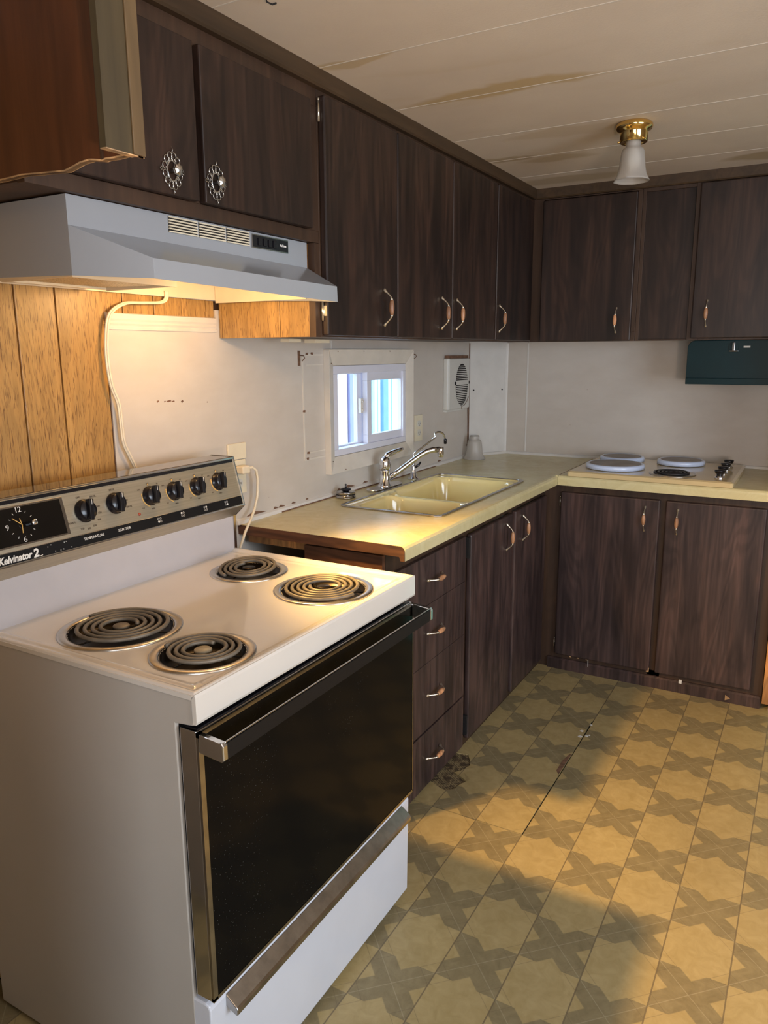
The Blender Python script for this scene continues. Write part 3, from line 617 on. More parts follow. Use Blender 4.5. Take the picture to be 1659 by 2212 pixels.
# ---- base cabinets
bd = thing('base_cabinet', (0.3, 0.7, 0), 'dark walnut drawer base with four drawers next to the range', 'cabinet')
obj('carcass', G().box(0.237, 0.500, 0.447, 1.000, 0.0, 0.74), 'frame', bd)
obj('side_panel', G().box(0.237, 0.507, 0.430, 0.446, 0.0, 0.872), 'brownedge', bd, label='scuffed brown end panel')
obj('cleat', G().box(0.02, 0.236, 0.432, 0.452, 0.856, 0.878), 'orangewood', bd, label='raw orange pine cleat')
obj('face_frame', G().box(0.500, 0.508, 0.447, 1.000, 0.02, 0.872), 'frame', bd)
obj('side_return', G().box(0.012, 0.236, 0.98, 1.0, 0.0, 0.868), 'frame', bd)
for k, (z0, z1, hz) in enumerate(((0.652, 0.812, 0.735), (0.456, 0.6505, 0.558), (0.222, 0.4545, 0.346), (0.018, 0.215, 0.121))):
    d = slab('drawer', 0.5085, 0.5235, 0.447, 0.985, z0, z1, 'walnut', bd, bevel=0.0012)
    bow_handle((0.5235, 0.733, hz), (0, 1, 0), (1, 0, 0), d)
bs = thing('base_cabinet', (0.3, 1.45, 0), 'dark walnut sink base cabinet with two doors', 'cabinet')
obj('carcass', G().box(0.012, 0.500, 1.003, 1.0225, 0.0, 0.868).box(0.012, 0.500, 1.0225, 1.877, 0.0, 0.10).box(0.012, 0.04, 1.0225, 1.877, 0.1, 0.868), 'frame', bs)
obj('face_frame', G().box(0.500, 0.508, 1.002, 1.892, 0.812, 0.872).box(0.500, 0.508, 1.002, 1.892, 0.0, 0.04).box(0.500, 0.508, 1.002, 1.04, 0.04, 0.812).box(0.500, 0.508, 1.44, 1.48, 0.04, 0.812).box(0.500, 0.508, 1.86, 1.892, 0.04, 0.812), 'frame', bs)
for a, b, hy in ((1.022, 1.440, 1.362), (1.473, 1.872, 1.548)):
    d = slab('door', 0.5085, 0.5285, a, b, 0.030, 0.811, 'walnut', bs, bevel=0.007, seg=3)
    bow_handle((0.5285, hy, 0.729), (0, 0, 1), (1, 0, 0), d)
for zz in (0.765, 0.09): obj('hinge', G().box(0.509, 0.5265, 1.006, 1.019, zz - .038, zz + .038), 'black', bs, bevel=0.001)
bk = thing('base_cabinet', (1.0, 2.15, 0), 'walnut base cabinet under the drop-in cooktop on the back wall', 'cabinet')
obj('carcass', G().box(0.57, 1.45, 1.905, 2.39, 0.0, 0.10).box(0.57, 0.585, 1.905, 2.39, 0.1, 0.868).box(1.435, 1.45, 1.905, 2.39, 0.1, 0.868).box(0.585, 1.435, 2.375, 2.39, 0.1, 0.868), 'frame', bk)
obj('face_frame', G().box(0.509, 1.452, 1.893, 1.904, 0.83, 0.872).box(0.509, 0.585, 1.893, 1.904, 0.0, 0.83).box(1.40, 1.452, 1.893, 1.904, 0.0, 0.83).box(1.0, 1.05, 1.893, 1.904, 0.0, 0.83).box(0.585, 1.40, 1.893, 1.904, 0.0, 0.075), 'frame', bk)
obj('toe_board', G().prism([(1.893, 0.0), (1.879, 0.0), (1.877, 0.045), (1.884, 0.052), (1.893, 0.052)], 'X', 0.556, 1.448), 'walnut', bk)
for a, b, hx in ((0.590, 1.009, 0.951), (1.032, 1.408, 1.081)):
    d = slab('door', a, b, 1.870, 1.892, 0.074, 0.832, 'walnut', bk, bevel=0.006, seg=3)
    bow_handle((hx, 1.872, 0.748), (0, 0, 1), (0, -1, 0), d)
for zz in (0.785, 0.122): hinge(0.583, 1.886, zz, (0, -1, 0), bk, 0.04)
g = G()
for x, z in ((0.665, .0525), (0.70, .0525), (0.74, .0525)): g.box(x - .004, x + .004, 1.870, 1.873, 0.0715, 0.0745)
g.prism([(0.997, 0.072), (1.0095, 0.072), (1.0095, 0.092)], 'Y', 1.8712, 1.8722); g.prism([(1.318, 0.010), (1.338, 0.02), (1.318, 0.034)], 'Y', 1.8765, 1.8792)
obj('chip', g, 'rawwood', bk)
g = G().tube([(0.745, 1.876, 0.071), (0.746, 1.873, 0.040)], 0.0016, 6).box(1.134, 1.146, 1.874, 1.8768, 0.046, 0.062)
obj('latch_pin', g, 'whitetrim', bk)

# ================================================================== countertops
cl = thing('countertop', (0.3, 1.4, CT), 'yellow laminate countertop along the left wall around the sink', 'countertop')
ZB = CT - 0.030
prof = [(0.545, CT), (XC - 0.014, CT), (XC - 0.006, CT - 0.0025), (XC - 0.001, CT - 0.009), (XC, CT - 0.016), (XC, CT - 0.042), (XC - 0.012, CT - 0.042), (XC - 0.016, ZB), (0.545, ZB)]
sx0, sx1, sy0, sy1 = 0.128, 0.508, 0.802, 1.600
g = G().box(0.0, sx0, 0.412, L, ZB, CT).box(sx1, 0.545, 0.412, L, ZB, CT).box(sx0, sx1, 0.412, sy0, ZB, CT).box(sx0, sx1, sy1, L, ZB, CT)
g.prism(prof, 'Y', 0.412, YC)
g.box(0.545, XC - .001, YC, L, ZB, CT)
obj('laminate', g, 'counter', cl)
endp = [(0.0, CT - .0012), (XC - 0.015, CT - .0012), (XC - 0.007, CT - 0.004), (XC - 0.0025, CT - 0.010), (XC - .0015, CT - 0.018), (XC - .0015, CT - 0.043), (XC - 0.014, CT - 0.043), (XC - 0.018, ZB - .001), (0.0, ZB - .001)]
obj('raw_edge', G().prism(endp, 'Y', 0.4095, 0.4121), 'brownedge', cl, label='exposed brown particleboard edge')
cb = thing('countertop', (1.0, 2.1, CT), 'yellow laminate countertop on the back wall under the cooktop', 'countertop')
prof2 = [(YC + 0.046, CT - .0005), (YC + 0.014, CT - .0005), (YC + 0.006, CT - 0.0028), (YC + 0.001, CT - 0.009), (YC, CT - 0.016), (YC, CT - 0.042), (YC + 0.012, CT - 0.042), (YC + 0.016, ZB), (YC + 0.046, ZB)]
g = G().prism(prof2, 'X', XC + .0008, 1.478).box(XC + .0008, 1.478, YC + .046, L, ZB, CT - .0005)
obj('laminate', g, 'counter', cb)
obj('seam', G().box(XC - .0006, XC + .0006, YC + .02, L - .01, CT - .001, CT + .0003), 'caulk', cb)

# ================================================================== sink
sk = thing('kitchen_sink', (0.318, 1.2, 0.914), 'yellow porcelain double bowl sink with a metal rim', 'sink')
o = rrect(0.118, 0.518, 0.792, 1.610, 0.035); i = rrect(0.131, 0.505, 0.805, 1.597, 0.026)
obj('rim', G().ring(o, i, 0.9143, 0.919), 'dullchrome', sk, bevel=0.0012)
def sdbox(x, y, b, r):
    cx, cy = (b[0] + b[1]) / 2, (b[2] + b[3]) / 2; qx = abs(x - cx) - (b[1] - b[0]) / 2 + r; qy = abs(y - cy) - (b[3] - b[2]) / 2 + r
    return math.hypot(max(qx, 0), max(qy, 0)) + min(max(qx, qy), 0) - r
B1 = (0.172, 0.486, 0.842, 1.096); B2 = (0.150, 0.486, 1.140, 1.560)
def sinkz(x, y):
    z = 0.9165
    e = min(0.505 - x, x - 0.131, y - 0.805, 1.597 - y); z -= 0.006 * (1 - math.exp(-max(e, 0) / 0.006))
    for b, r in ((B1, 0.055), (B2, 0.055)):
        d = -sdbox(x, y, b, r)
        if d > -0.012:
            t = min(max((d + 0.012) / 0.034, 0), 1); z -= 0.155 * (t ** 1.5 * (1.6 - 0.6 * t)) + 0.012 * min(max(d, 0) / 0.15, 1)
    if 1.085 < y < 1.15 and 0.16 < x < 0.49: z -= 0.010 * math.sin(math.pi * (y - 1.085) / 0.065)
    return z
nx, ny = 96, 196; xs = [0.1295 + (0.5065 - 0.1295) * i / nx for i in range(nx + 1)]; ys = [0.8035 + (1.5985 - 0.8035) * j / ny for j in range(ny + 1)]
g = G().add([(x, y, sinkz(x, y)) for x in xs for y in ys], [(i * (ny + 1) + j, (i + 1) * (ny + 1) + j, (i + 1) * (ny + 1) + j + 1, i * (ny + 1) + j + 1) for i in range(nx) for j in range(ny)], True)
obj('basin', g, 'yellowpor', sk)
for (x, y) in ((0.33, 0.97), (0.32, 1.35)):
    obj('drain', G().lathe([(0.040, 0.0), (0.040, 0.003), (0.033, 0.003), (0.030, 0.001), (0.001, 0.001)], (x, y, sinkz(x, y)), n=28), 'chrome', sk)
fa = thing('faucet', (0.085, 1.19, 0.915), 'chrome single lever kitchen faucet behind the sink', 'faucet')
o = rrect(0.058, 0.112, 1.075, 1.305, 0.026); g = G().prism(o, 'Z', 0.9145, 0.924)
g.lathe([(0.030, 0.0), (0.028, 0.006), (0.021, 0.012), (0.020, 0.062), (0.0215, 0.064)], (0.085, 1.19, 0.922), n=28)
obj('body', g, 'chrome', fa, bevel=0.004)
g = G().lathe([(0.0215, 0.0), (0.023, 0.010), (0.023, 0.030), (0.019, 0.044), (0.010, 0.052), (0.001, 0.054)], (0.085, 1.19, 0.987), n=28)
g.tube([(0.085, 1.190, 1.030), (0.090, 1.203, 1.043), (0.100, 1.226, 1.052), (0.115, 1.262, 1.060), (0.120, 1.275, 1.063)], [0.013, 0.013, 0.010, 0.0075, 0.005], 12)
obj('lever', g, 'chrome', fa)
sp = [(0.092, 1.197, 0.950), (0.120, 1.225, 0.975), (0.160, 1.262, 1.012), (0.190, 1.292, 1.040), (0.207, 1.308, 1.052), (0.226, 1.326, 1.058), (0.246, 1.345, 1.059)]
g = G().tube(sp, [0.0115, 0.0108, 0.0105, 0.0105, 0.011, 0.0115, 0.0118], 14).lathe([(0.0125, 0.012), (0.0135, 0.006), (0.0135, -0.012), (0.011, -0.026), (0.010, -0.027)], (0.250, 1.349, 1.055), n=18)
obj('spout', g, 'chrome', fa)
gf = thing('water_filter_faucet', (0.085, 1.43, 0.915), 'slim chrome gooseneck tap with a black lever beside the faucet', 'faucet')
g = G().lathe([(0.024, 0.0), (0.023, 0.004), (0.014, 0.010), (0.010, 0.045), (0.0085, 0.052), (0.0085, 0.058)], (0.083, 1.435, 0.9145), n=22)
obj('base', g, 'chrome', gf)
goose = [(0.083, 1.435, 0.965), (0.083, 1.435, 1.020)] + [(0.085 + 0.055 * t, 1.437 + 0.115 * t, 1.022 + 0.068 * t) for t in (0.1, 0.5, 0.9)]
import_pts = [(0.142, 1.560 - .0, 1.098), (0.149, 1.574, 1.104), (0.156, 1.588, 1.103), (0.163, 1.600, 1.095), (0.167, 1.607, 1.082), (0.169, 1.610, 1.068)]
goose += [(x - .012, y - .02, z) for x, y, z in import_pts]
obj('spout', G().tube(goose, 0.0042, 10), 'chrome', gf)
x, y, z = goose[-1]; obj('spout_tip', G().lathe([(0.0062, 0.004), (0.0068, 0.0), (0.0062, -0.016), (0.005, -0.018)], (x, y, z), n=14), 'blackplastic', gf)
obj('lever', G().tube([(0.086, 1.440, 0.962), (0.098, 1.452, 0.972), (0.106, 1.460, 0.985)], [0.005, 0.006, 0.003], 8), 'blackplastic', gf, label='black lever')
sb = thing('sink_strainer', (0.058, 0.945, 0.914), 'metal sink strainer basket with a black stopper on the counter', 'strainer')
g = G().lathe([(0.034, 0.0), (0.037, 0.002), (0.037, 0.005), (0.0335, 0.006), (0.0335, 0.018), (0.035, 0.020), (0.035, 0.023), (0.028, 0.0235), (0.001, 0.0235)], (0.058, 0.945, 0.9145), n=36); obj('basket', g, 'dullchrome', sb)
g = G()
for k in range(12):
    a = 2 * math.pi * k / 12; g.box(-.007, .007, -.0012, .0012, -.0015, .0015); n8 = len(g.v) - 8
    for q in range(n8, len(g.v)):
        vx, vy, vz = g.v[q]; g.v[q] = (0.058 + (0.0335 + vy) * math.cos(a) - vx * math.sin(a), 0.945 + (0.0335 + vy) * math.sin(a) + vx * math.cos(a), 0.9145 + 0.0125 + vz)
obj('slot', g, 'black', sb)
obj('stopper', G().lathe([(0.010, 0.0), (0.019, 0.005), (0.020, 0.009), (0.014, 0.012), (0.004, 0.013), (0.003, 0.022), (0.0042, 0.026), (0.001, 0.028)], (0.058, 0.945, 0.938), n=28), 'blackplastic', sb)
# frosted lamp shade standing on the counter
def shade(c, up, h, n=48):
    s8 = lambda a, hh: 1 + 0.075 * max(0, (abs(hh) / h - 0.2)) * abs(math.cos(4 * a)) ** 1.5
    r = [(0.022, 0.0), (0.0235, 0.006), (0.0225, 0.014), (0.023, 0.018), (0.031, 0.022), (0.035, 0.030), (0.0375, 0.050), (0.040, 0.075), (0.044, 0.093), (0.050, 0.104), (0.0535, 0.110)]
    k = h / 0.110; r = [(a, b * k) for a, b in r]; inner = [(a - 0.0022, b) for a, b in r[::-1]]
    g = G(); g.lathe(r + inner, c, up, n, mod=s8); g.f.pop(); g.sm.pop(); g.f.pop(); g.sm.pop()
    m = len(r) * 2
    g.f += [((m - 1) * n + k, (m - 1) * n + (k + 1) % n, (k + 1) % n, k) for k in range(n)]; g.sm += [True] * n; return g
lsh = obj('lamp_shade', shade((0.066, 2.128, 1.030), (0, 0, -1), 0.1155), 'frost', label='spare frosted glass lamp shade standing upside down on the counter corner', cat='lamp shade')
lsh['label'] = 'frosted glass lamp shade standing on the counter in the corner'

# ================================================================== wall box, outlets, cords
wb2 = thing('wall_vent_box', (0.02, 2.0, 1.28), 'white plastic wall box with an oval louvred grille near the corner', 'vent')
g = G().prism([(0.0, 1.893), (0.022, 1.893), (0.030, 1.905), (0.031, 2.13), (0.026, 2.142), (0.0, 2.142)], 'Z', 1.168, 1.408); obj('housing', g, 'boxwhite', wb2, bevel=0.005)
obj('lip', G().box(0, 0.018, 1.899, 2.10, 1.158, 1.168), 'boxwhite', wb2, bevel=0.001)
obj('shadow_strip', G().box(0.002, 0.024, 1.905, 2.13, 1.4082, 1.4215), 'caulk', wb2, label='brown strip standing in for the shadow above the box')  # shadow above the box, put in as a brown strip
cy_, cz_ = 2.040, 1.283
n = 36; ell = [(cy_ + 0.070 * math.cos(2 * math.pi * i / n), cz_ + 0.099 * math.sin(2 * math.pi * i / n)) for i in range(n)]
obj('grille_recess', G().prism(ell, 'X', 0.0305, 0.0318), 'black', wb2)
z = cz_ - 0.094
while z < cz_ + 0.095:
    w = 0.070 * math.sqrt(max(0, 1 - ((z + .002 - cz_) / 0.099) ** 2))
    if w > 0.012: obj('louvre', G().box(0.0312, 0.0338, cy_ - w, cy_ + w, z, z + 0.0036), 'boxwhite', wb2)
    z += 0.0086
obj('crossbar', G().box(0.031, 0.0355, cy_ - .073, cy_ + .073, cz_ + .000, cz_ + .019), 'boxwhite', wb2, bevel=0.001)
for sg in (-1, 1): obj('clip', G().box(0.031, 0.0365, cy_ + sg * .078 - .003, cy_ + sg * .078 + .003, cz_ + .002, cz_ + .016), 'black', wb2)
vc = thing('vent_cord', (0.03, 2.13, 1.1), 'thin dark wire hanging from the wall box down to the counter', 'wire')
vc.location = (0.03, 2.13, 1.1)
obj('wire', G().tube([(0.034, 2.035, 1.165), (0.036, 2.03, 1.178), (0.037, 2.06, 1.184), (0.037, 2.09, 1.20), (0.037, 2.107, 1.222), (0.030, 2.116, 1.215), (0.024, 2.126, 1.18), (0.012, 2.160, 1.10), (0.006, 2.175, 1.02), (0.005, 2.178, 0.978)], 0.0013, 6), 'caulk', vc)
obj('wire_end', G().lathe([(0.002, 0), (0.005, -0.003), (0.005, -0.010), (0.001, -0.012)], (0.006, 2.178, 0.980), n=10), 'caulk', vc)

def outlet(y0, y1, z0, z1, name, label, kind):
    t = thing(name, (0, (y0 + y1) / 2, z0), label, 'outlet')
    obj('cover_plate', G().box(0, 0.006, y0, y1, z0, z1), 'cream', t, bevel=0.002)
    if kind == 'duplex':
        cy = (y0 + y1) / 2
        for cz in ((z0 + z1) / 2 + .020, (z0 + z1) / 2 - .020):
            o = rrect(cy - .016, cy + .016, cz - .0135, cz + .0135, .010)
            obj('receptacle', G().prism(o, 'X', 0.006, 0.0075), 'boxwhite', t)
            obj('slot', G().box(0.0074, 0.0079, cy - .008, cy - .006, cz - .004, cz + .005).box(0.0074, 0.0079, cy + .006, cy + .008, cz - .003, cz + .004).box(0.0074, 0.0079, cy - .002, cy + .002, cz - .010, cz - .006), 'black', t)
    return t
outlet(1.600, 1.672, 1.050, 1.166, 'wall_outlet', 'cream duplex outlet between the window and the wall box', 'duplex')
outlet(0.380, 0.452, 1.010, 1.116, 'wall_outlet', 'cream duplex outlet beside the range with a plug in it', 'duplex')
t = thing('blank_wall_plate', (0, 0.41, 1.12), 'blank cream wall plate right above the range outlet', 'wall plate')
obj('cover_plate', G().box(0, 0.007, 0.372, 0.456, 1.118, 1.168), 'cream', t, bevel=0.002)
pc = thing('range_plug_cord', (0.01, 0.43, 1.1), 'cream plug and cord looping from the outlet behind the range', 'cord')
obj('plug', G().box(0.0085, 0.038, 0.400, 0.436, 1.075, 1.100), 'creamcord', pc, bevel=0.005)
obj('cord', G().tube([(0.030, 0.432, 1.090), (0.036, 0.446, 1.092), (0.038, 0.462, 1.080), (0.036, 0.470, 1.05), (0.034, 0.468, 1.00), (0.032, 0.455, 0.96), (0.045, 0.420, 0.935), (0.060, 0.372, 0.905), (0.060, 0.345, 0.86), (0.05, 0.33, 0.75)], 0.0042, 8), 'creamcord', pc)
hc = thing('hood_cord', (0.01, 0, 1.4), 'cream twin cord running from the hood down behind the range', 'cord')
cpts = [(0.0, 0.150, 1.600), (0.0, 0.148, 1.582), (0.0, 0.128, 1.570), (0.0, 0.060, 1.5655), (0.0, 0.010, 1.562), (0.0, -0.030, 1.545), (0.0, -0.050, 1.520), (0.0, -0.060, 1.47), (0.0, -0.062, 1.42), (0.0, -0.055, 1.36), (0.0, -0.038, 1.315), (0.0, -0.034, 1.26), (0.0, -0.030, 1.215), (0.0, -0.014, 1.18), (0.0, 0.004, 1.135), (0.0, 0.01, 1.05), (0.0, 0.01, 0.9)]
def smoothpts(p, k=4):
    out = []
    for i in range(len(p) - 1):
        a, b, c, d = [Vector(p[max(0, min(len(p) - 1, j))]) for j in (i - 1, i, i + 1, i + 2)]
        for s in range(k):
            t = s / k; out.append(0.5 * ((2 * b) + (-a + c) * t + (2 * a - 5 * b + 4 * c - d) * t * t + (-a + 3 * b - 3 * c + d) * t ** 3))
    return out + [Vector(p[-1])]
sp_ = smoothpts(cpts)
obj('cord', G().tube([(0.013, p.y, p.z) for p in sp_], 0.0032, 8).tube([(0.0155, p.y + .0042, p.z - .0012) for p in sp_], 0.0032, 8), 'creamcord', hc)

# ================================================================== ceiling lamp
cx_, cy2 = 0.951, 1.270
lt = thing('ceiling_light', (cx_, cy2, ZC), 'polished brass ceiling light with a frosted bell glass shade', 'ceiling light')
obj('canopy', G().lathe([(0.050, 0.0), (0.056, -0.006), (0.057, -0.014), (0.052, -0.022), (0.044, -0.026), (0.0425, -0.030), (0.0425, -0.056), (0.040, -0.058), (0.036, -0.054), (0.001, -0.052)], (cx_, cy2, ZC), n=48), 'brass', lt)
g = G()
for a in (200, 330, 80):
    a = math.radians(a); g.tube([(cx_ + .040 * math.cos(a), cy2 + .040 * math.sin(a), ZC - .054), (cx_ + .049 * math.cos(a), cy2 + .049 * math.sin(a), ZC - .056)], 0.003, 8)
obj('thumb_screw', g, 'brass', lt)
obj('glass_shade', shade((cx_, cy2, ZC - 0.052), (0, 0, -1), 0.120), 'frost', lt)
obj('bulb', G().lathe([(0.012, 0.0), (0.013, -0.02), (0.024, -0.045), (0.026, -0.06), (0.020, -0.075), (0.001, -0.082)], (cx_, cy2, ZC - .055), n=20), 'white', lt)
# stray hook in the ceiling, small nail near the trim
hk = thing('ceiling_hook', (0.47, 0.05, ZC), 'tiny dark hook in the ceiling near the cabinet trim', 'hook')
obj('hook', G().tube([(0.497, -0.005, ZC), (0.497, -0.005, ZC - .010), (0.505, 0.003, ZC - .014), (0.510, 0.010, ZC - .010)], 0.0018, 6), 'black', hk)

# ================================================================== teal hood on the back wall
gh = thing('teal_range_hood', (1.25, 2.2, 1.3), 'dark teal vent hood tucked under the back wall cabinets', 'range hood')
def rc(x0, x1, z0, z1, r, k=8): return [(x0, z0), (x1, z0), (x1, z1)] + [(x0 + r - r * math.sin(math.radians(90 * i / k)), z1 - r + r * math.cos(math.radians(90 * i / k))) for i in range(k + 1)]
obj('hood_body', G().prism(rc(1.035, 1.478, 1.300, 1.479, 0.030), 'Y', 2.115, L - .001), 'teal', gh, bevel=0.002)
obj('bottom_lip', G().box(1.036, 1.478, 2.105, 2.135, 1.298, 1.324), 'teal', gh, bevel=0.002)
ck = rrect(1.196, 1.232, 1.432, 1.468, .017); g = G().prism(ck, 'Y', 2.109, 2.1149); obj('switch_plate', g, 'teal', gh)
obj('switch', G().box(1.209, 1.218, 2.098, 2.110, 1.437, 1.469).box(1.197, 1.232, 2.100, 2.106, 1.433, 1.437), 'dullchrome', gh, bevel=0.001)
obj('switch_mark', G().box(1.250, 1.275, 2.1125, 2.1149, 1.448, 1.455), 'boxwhite', gh)

# ================================================================== drop-in cooktop
ck = thing('cooktop', (0.95, 2.08, CT), 'almond drop-in electric cooktop set into the back countertop', 'cooktop')
def bevplate(g, x0, x1, y0, y1, z0, z1, b):
    o = rrect(x0, x1, y0, y1, 0.012, 4); i = rrect(x0 + b, x1 - b, y0 + b, y1 - b, 0.010, 4); n = len(o)
    vs = [(*p, z0) for p in o] + [(*p, z1 - b * .5) for p in o] + [(*p, z1) for p in i]
    fs = [(a, (a + 1) % n, n + (a + 1) % n, n + a) for a in range(n)] + [(n + a, n + (a + 1) % n, 2 * n + (a + 1) % n, 2 * n + a) for a in range(n)] + [tuple(range(2 * n, 3 * n)), tuple(range(n))[::-1]]
    return g.add(vs, fs)
obj('deck', bevplate(G(), 0.628, 1.283, 1.812, 2.345, CT, 0.936, 0.010), 'almond', ck)
for k, (x, y, r) in enumerate(((0.790, 1.990, 0.124), (0.765, 2.235, 0.100), (1.025, 2.235, 0.102))):
    bc = thing('burner_cover', (x, y, 0.936), ['large white round burner cover at front left of the cooktop', 'white round burner cover at back left of the cooktop', 'white round burner cover at back right of the cooktop'][k], 'burner cover', 'white burner covers')
    obj('rim', G().lathe([(r, 0.0), (r, 0.014), (r - 0.004, 0.019), (r - 0.012, 0.0205), (r - .014, 0.0190), (0.001, 0.0185)], (x, y, 0.9385), n=48), 'coverwhite', bc)
    obj('worn_top', G().lathe([(r - 0.016, 0.0), (r - 0.017, 0.0012), (r * .55, 0.0016), (r * .5, 0.0012), (0.001, 0.0012)], (x, y, 0.9572), n=48), 'covertop', bc)
    obj('burner', G().lathe([(r - .012, 0), (r - .012, .0022), (.001, .0022)], (x, y, 0.9362), n=40), 'darkmetal', ck)
def spiral(c, r0, r1, turns, rr, zf=None, phase=0.0, n=8):
    pts = []; m = int(turns * 36)
    for i in range(m + 1):
        a = 2 * math.pi * turns * i / m + phase; r = r0 + (r1 - r0) * i / m; pts.append(Vector((c[0] + r * math.cos(a), c[1] + r * math.sin(a), c[2] + (zf(r * math.cos(a), r * math.sin(a)) if zf else 0))))
    return G().tube(pts, rr, n)
def burner(c, R, parent, turns, coil='coil', tilt=None, phase=0.0, med='coil', cap=0.93):
    x, y, z = c
    g = G().lathe([(R, 0.0005), (R, 0.003), (R - .004, 0.005), (R - .014, 0.0045), (R - .018, 0.002), (R - .0185, -0.002)], c, n=56); g.f = g.f[:-2]; g.sm = g.sm[:-2]
    b = obj('burner', g, 'aluminium', parent)
    g = G().lathe([(R - .0185, -0.001), (R - .022, -0.010), (R - .035, -0.018), (0.03, -0.020), (0.001, -0.020)], c, n=56); g.f = g.f[:-1] if len(g.f[-1]) > 4 else g.f; g.sm = g.sm[:len(g.f)]
    return b, g
# the single uncovered burner on the cooktop: built proud of the deck
bx, by = 1.040, 1.925
obj('burner', G().lathe([(0.092, 0.0), (0.091, 0.003), (0.080, 0.004), (0.074, 0.001), (0.001, 0.001)], (bx, by, 0.9362), n=48), 'aluminium', ck)
obj('heating_coil', spiral((bx, by, 0.943), 0.018, 0.072, 3.6, 0.0048), 'coilblack', ck)
for k, y in enumerate((1.905, 2.015, 2.125, 2.235)):
    g = G().lathe([(0.020, 0.0), (0.020, 0.004), (0.015, 0.007), (0.012, 0.016)], (1.222, y, 0.936), n=24)
    kb = obj('knob', g, 'chrome', ck)
    obj('knob_grip', G().lathe([(0.012, 0.0), (0.017, 0.004), (0.020, 0.012), (0.0205, 0.017), (0.001, 0.018)], (1.222, y, 0.9515), n=24), 'blackplastic', kb)

# ================================================================== kitchen range
rg = thing('electric_range', (0.4, -0.166, 0.0), 'cream freestanding electric range with black glass oven door and four coil burners', 'stove')
YA, YB = -0.5475, 0.2145; ZR = 0.905
body = [(0.075, 0.02), (0.700, 0.02), (0.676, 0.02), (0.676, 0.842), (0.713, 0.842), (0.713, 0.892), (0.075, 0.892)]
g = G().prism([(0.075, 0.015), (0.672, 0.015), (0.672, 0.842), (0.711, 0.846), (0.713, 0.850), (0.713, 0.8915), (0.075, 0.8915)], 'Y', YA + .003, YA + .012)
obj('side_panel', g, 'sidegrey', rg, bevel=0.002)
g = G().prism([(0.075, 0.015), (0.672, 0.015), (0.672, 0.842), (0.711, 0.846), (0.713, 0.850), (0.713, 0.8915), (0.075, 0.8915)], 'Y', YB - .012, YB - .003)
obj('side_panel', g, 'sidegrey', rg, bevel=0.002)
obj('oven_body', G().box(0.078, 0.668, YA + .0125, YB - .0125, 0.03, 0.86), 'black', rg)
# cooktop skin as heightfield with raised rolled edges and holes are covered by pans
def topz(x, y):
    dx0 = x - 0.165; dx1 = 0.722 - x; dy0 = y - YA; dy1 = YB - y
    e = min(dx1, dy0, dy1); z = ZR
    sm = lambda t: t * t * (3 - 2 * t)
    z -= 0.008 * sm(min(max((e - 0.010) / 0.014, 0), 1))
    ridge = min(dy0, dy1, max(dx0, 0) if dx0 > -.5 else 9)
    z += 0.0025 * math.exp(-((e - 0.033) / 0.005) ** 2) * (1 if min(dy0, dy1) < 0.05 else 0.3)
    if e < 0.006: z -= (0.006 - e) ** 2 / 0.012 * 2
    for (hx, hy, hr) in HOLES:
        d = math.hypot(x - hx, y - hy)
        if d < hr - .008: z = ZR - 0.030
    return z
HOLES = [(0.368, -0.381, 0.108), (0.600, -0.396, 0.085), (0.330, 0.062, 0.085), (0.580, 0.028, 0.104)]
nx, ny = 186, 254
xs = [0.150 + (0.722 - 0.150) * i / nx for i in range(nx + 1)]; ys = [YA + (YB - YA) * j / ny for j in range(ny + 1)]
fs = []
for i in range(nx):
    for j in range(ny):
        cxm = (xs[i] + xs[i + 1]) / 2; cym = (ys[j] + ys[j + 1]) / 2
        if any(math.hypot(cxm - hx, cym - hy) < hr - .006 for hx, hy, hr in HOLES): continue
        fs.append((i * (ny + 1) + j, (i + 1) * (ny + 1) + j, (i + 1) * (ny + 1) + j + 1, i * (ny + 1) + j + 1))
SAVEH = HOLES; HOLES = []
g = G().add([(x, y, topz(x, y)) for x in xs for y in ys], fs, True)
HOLES = SAVEH
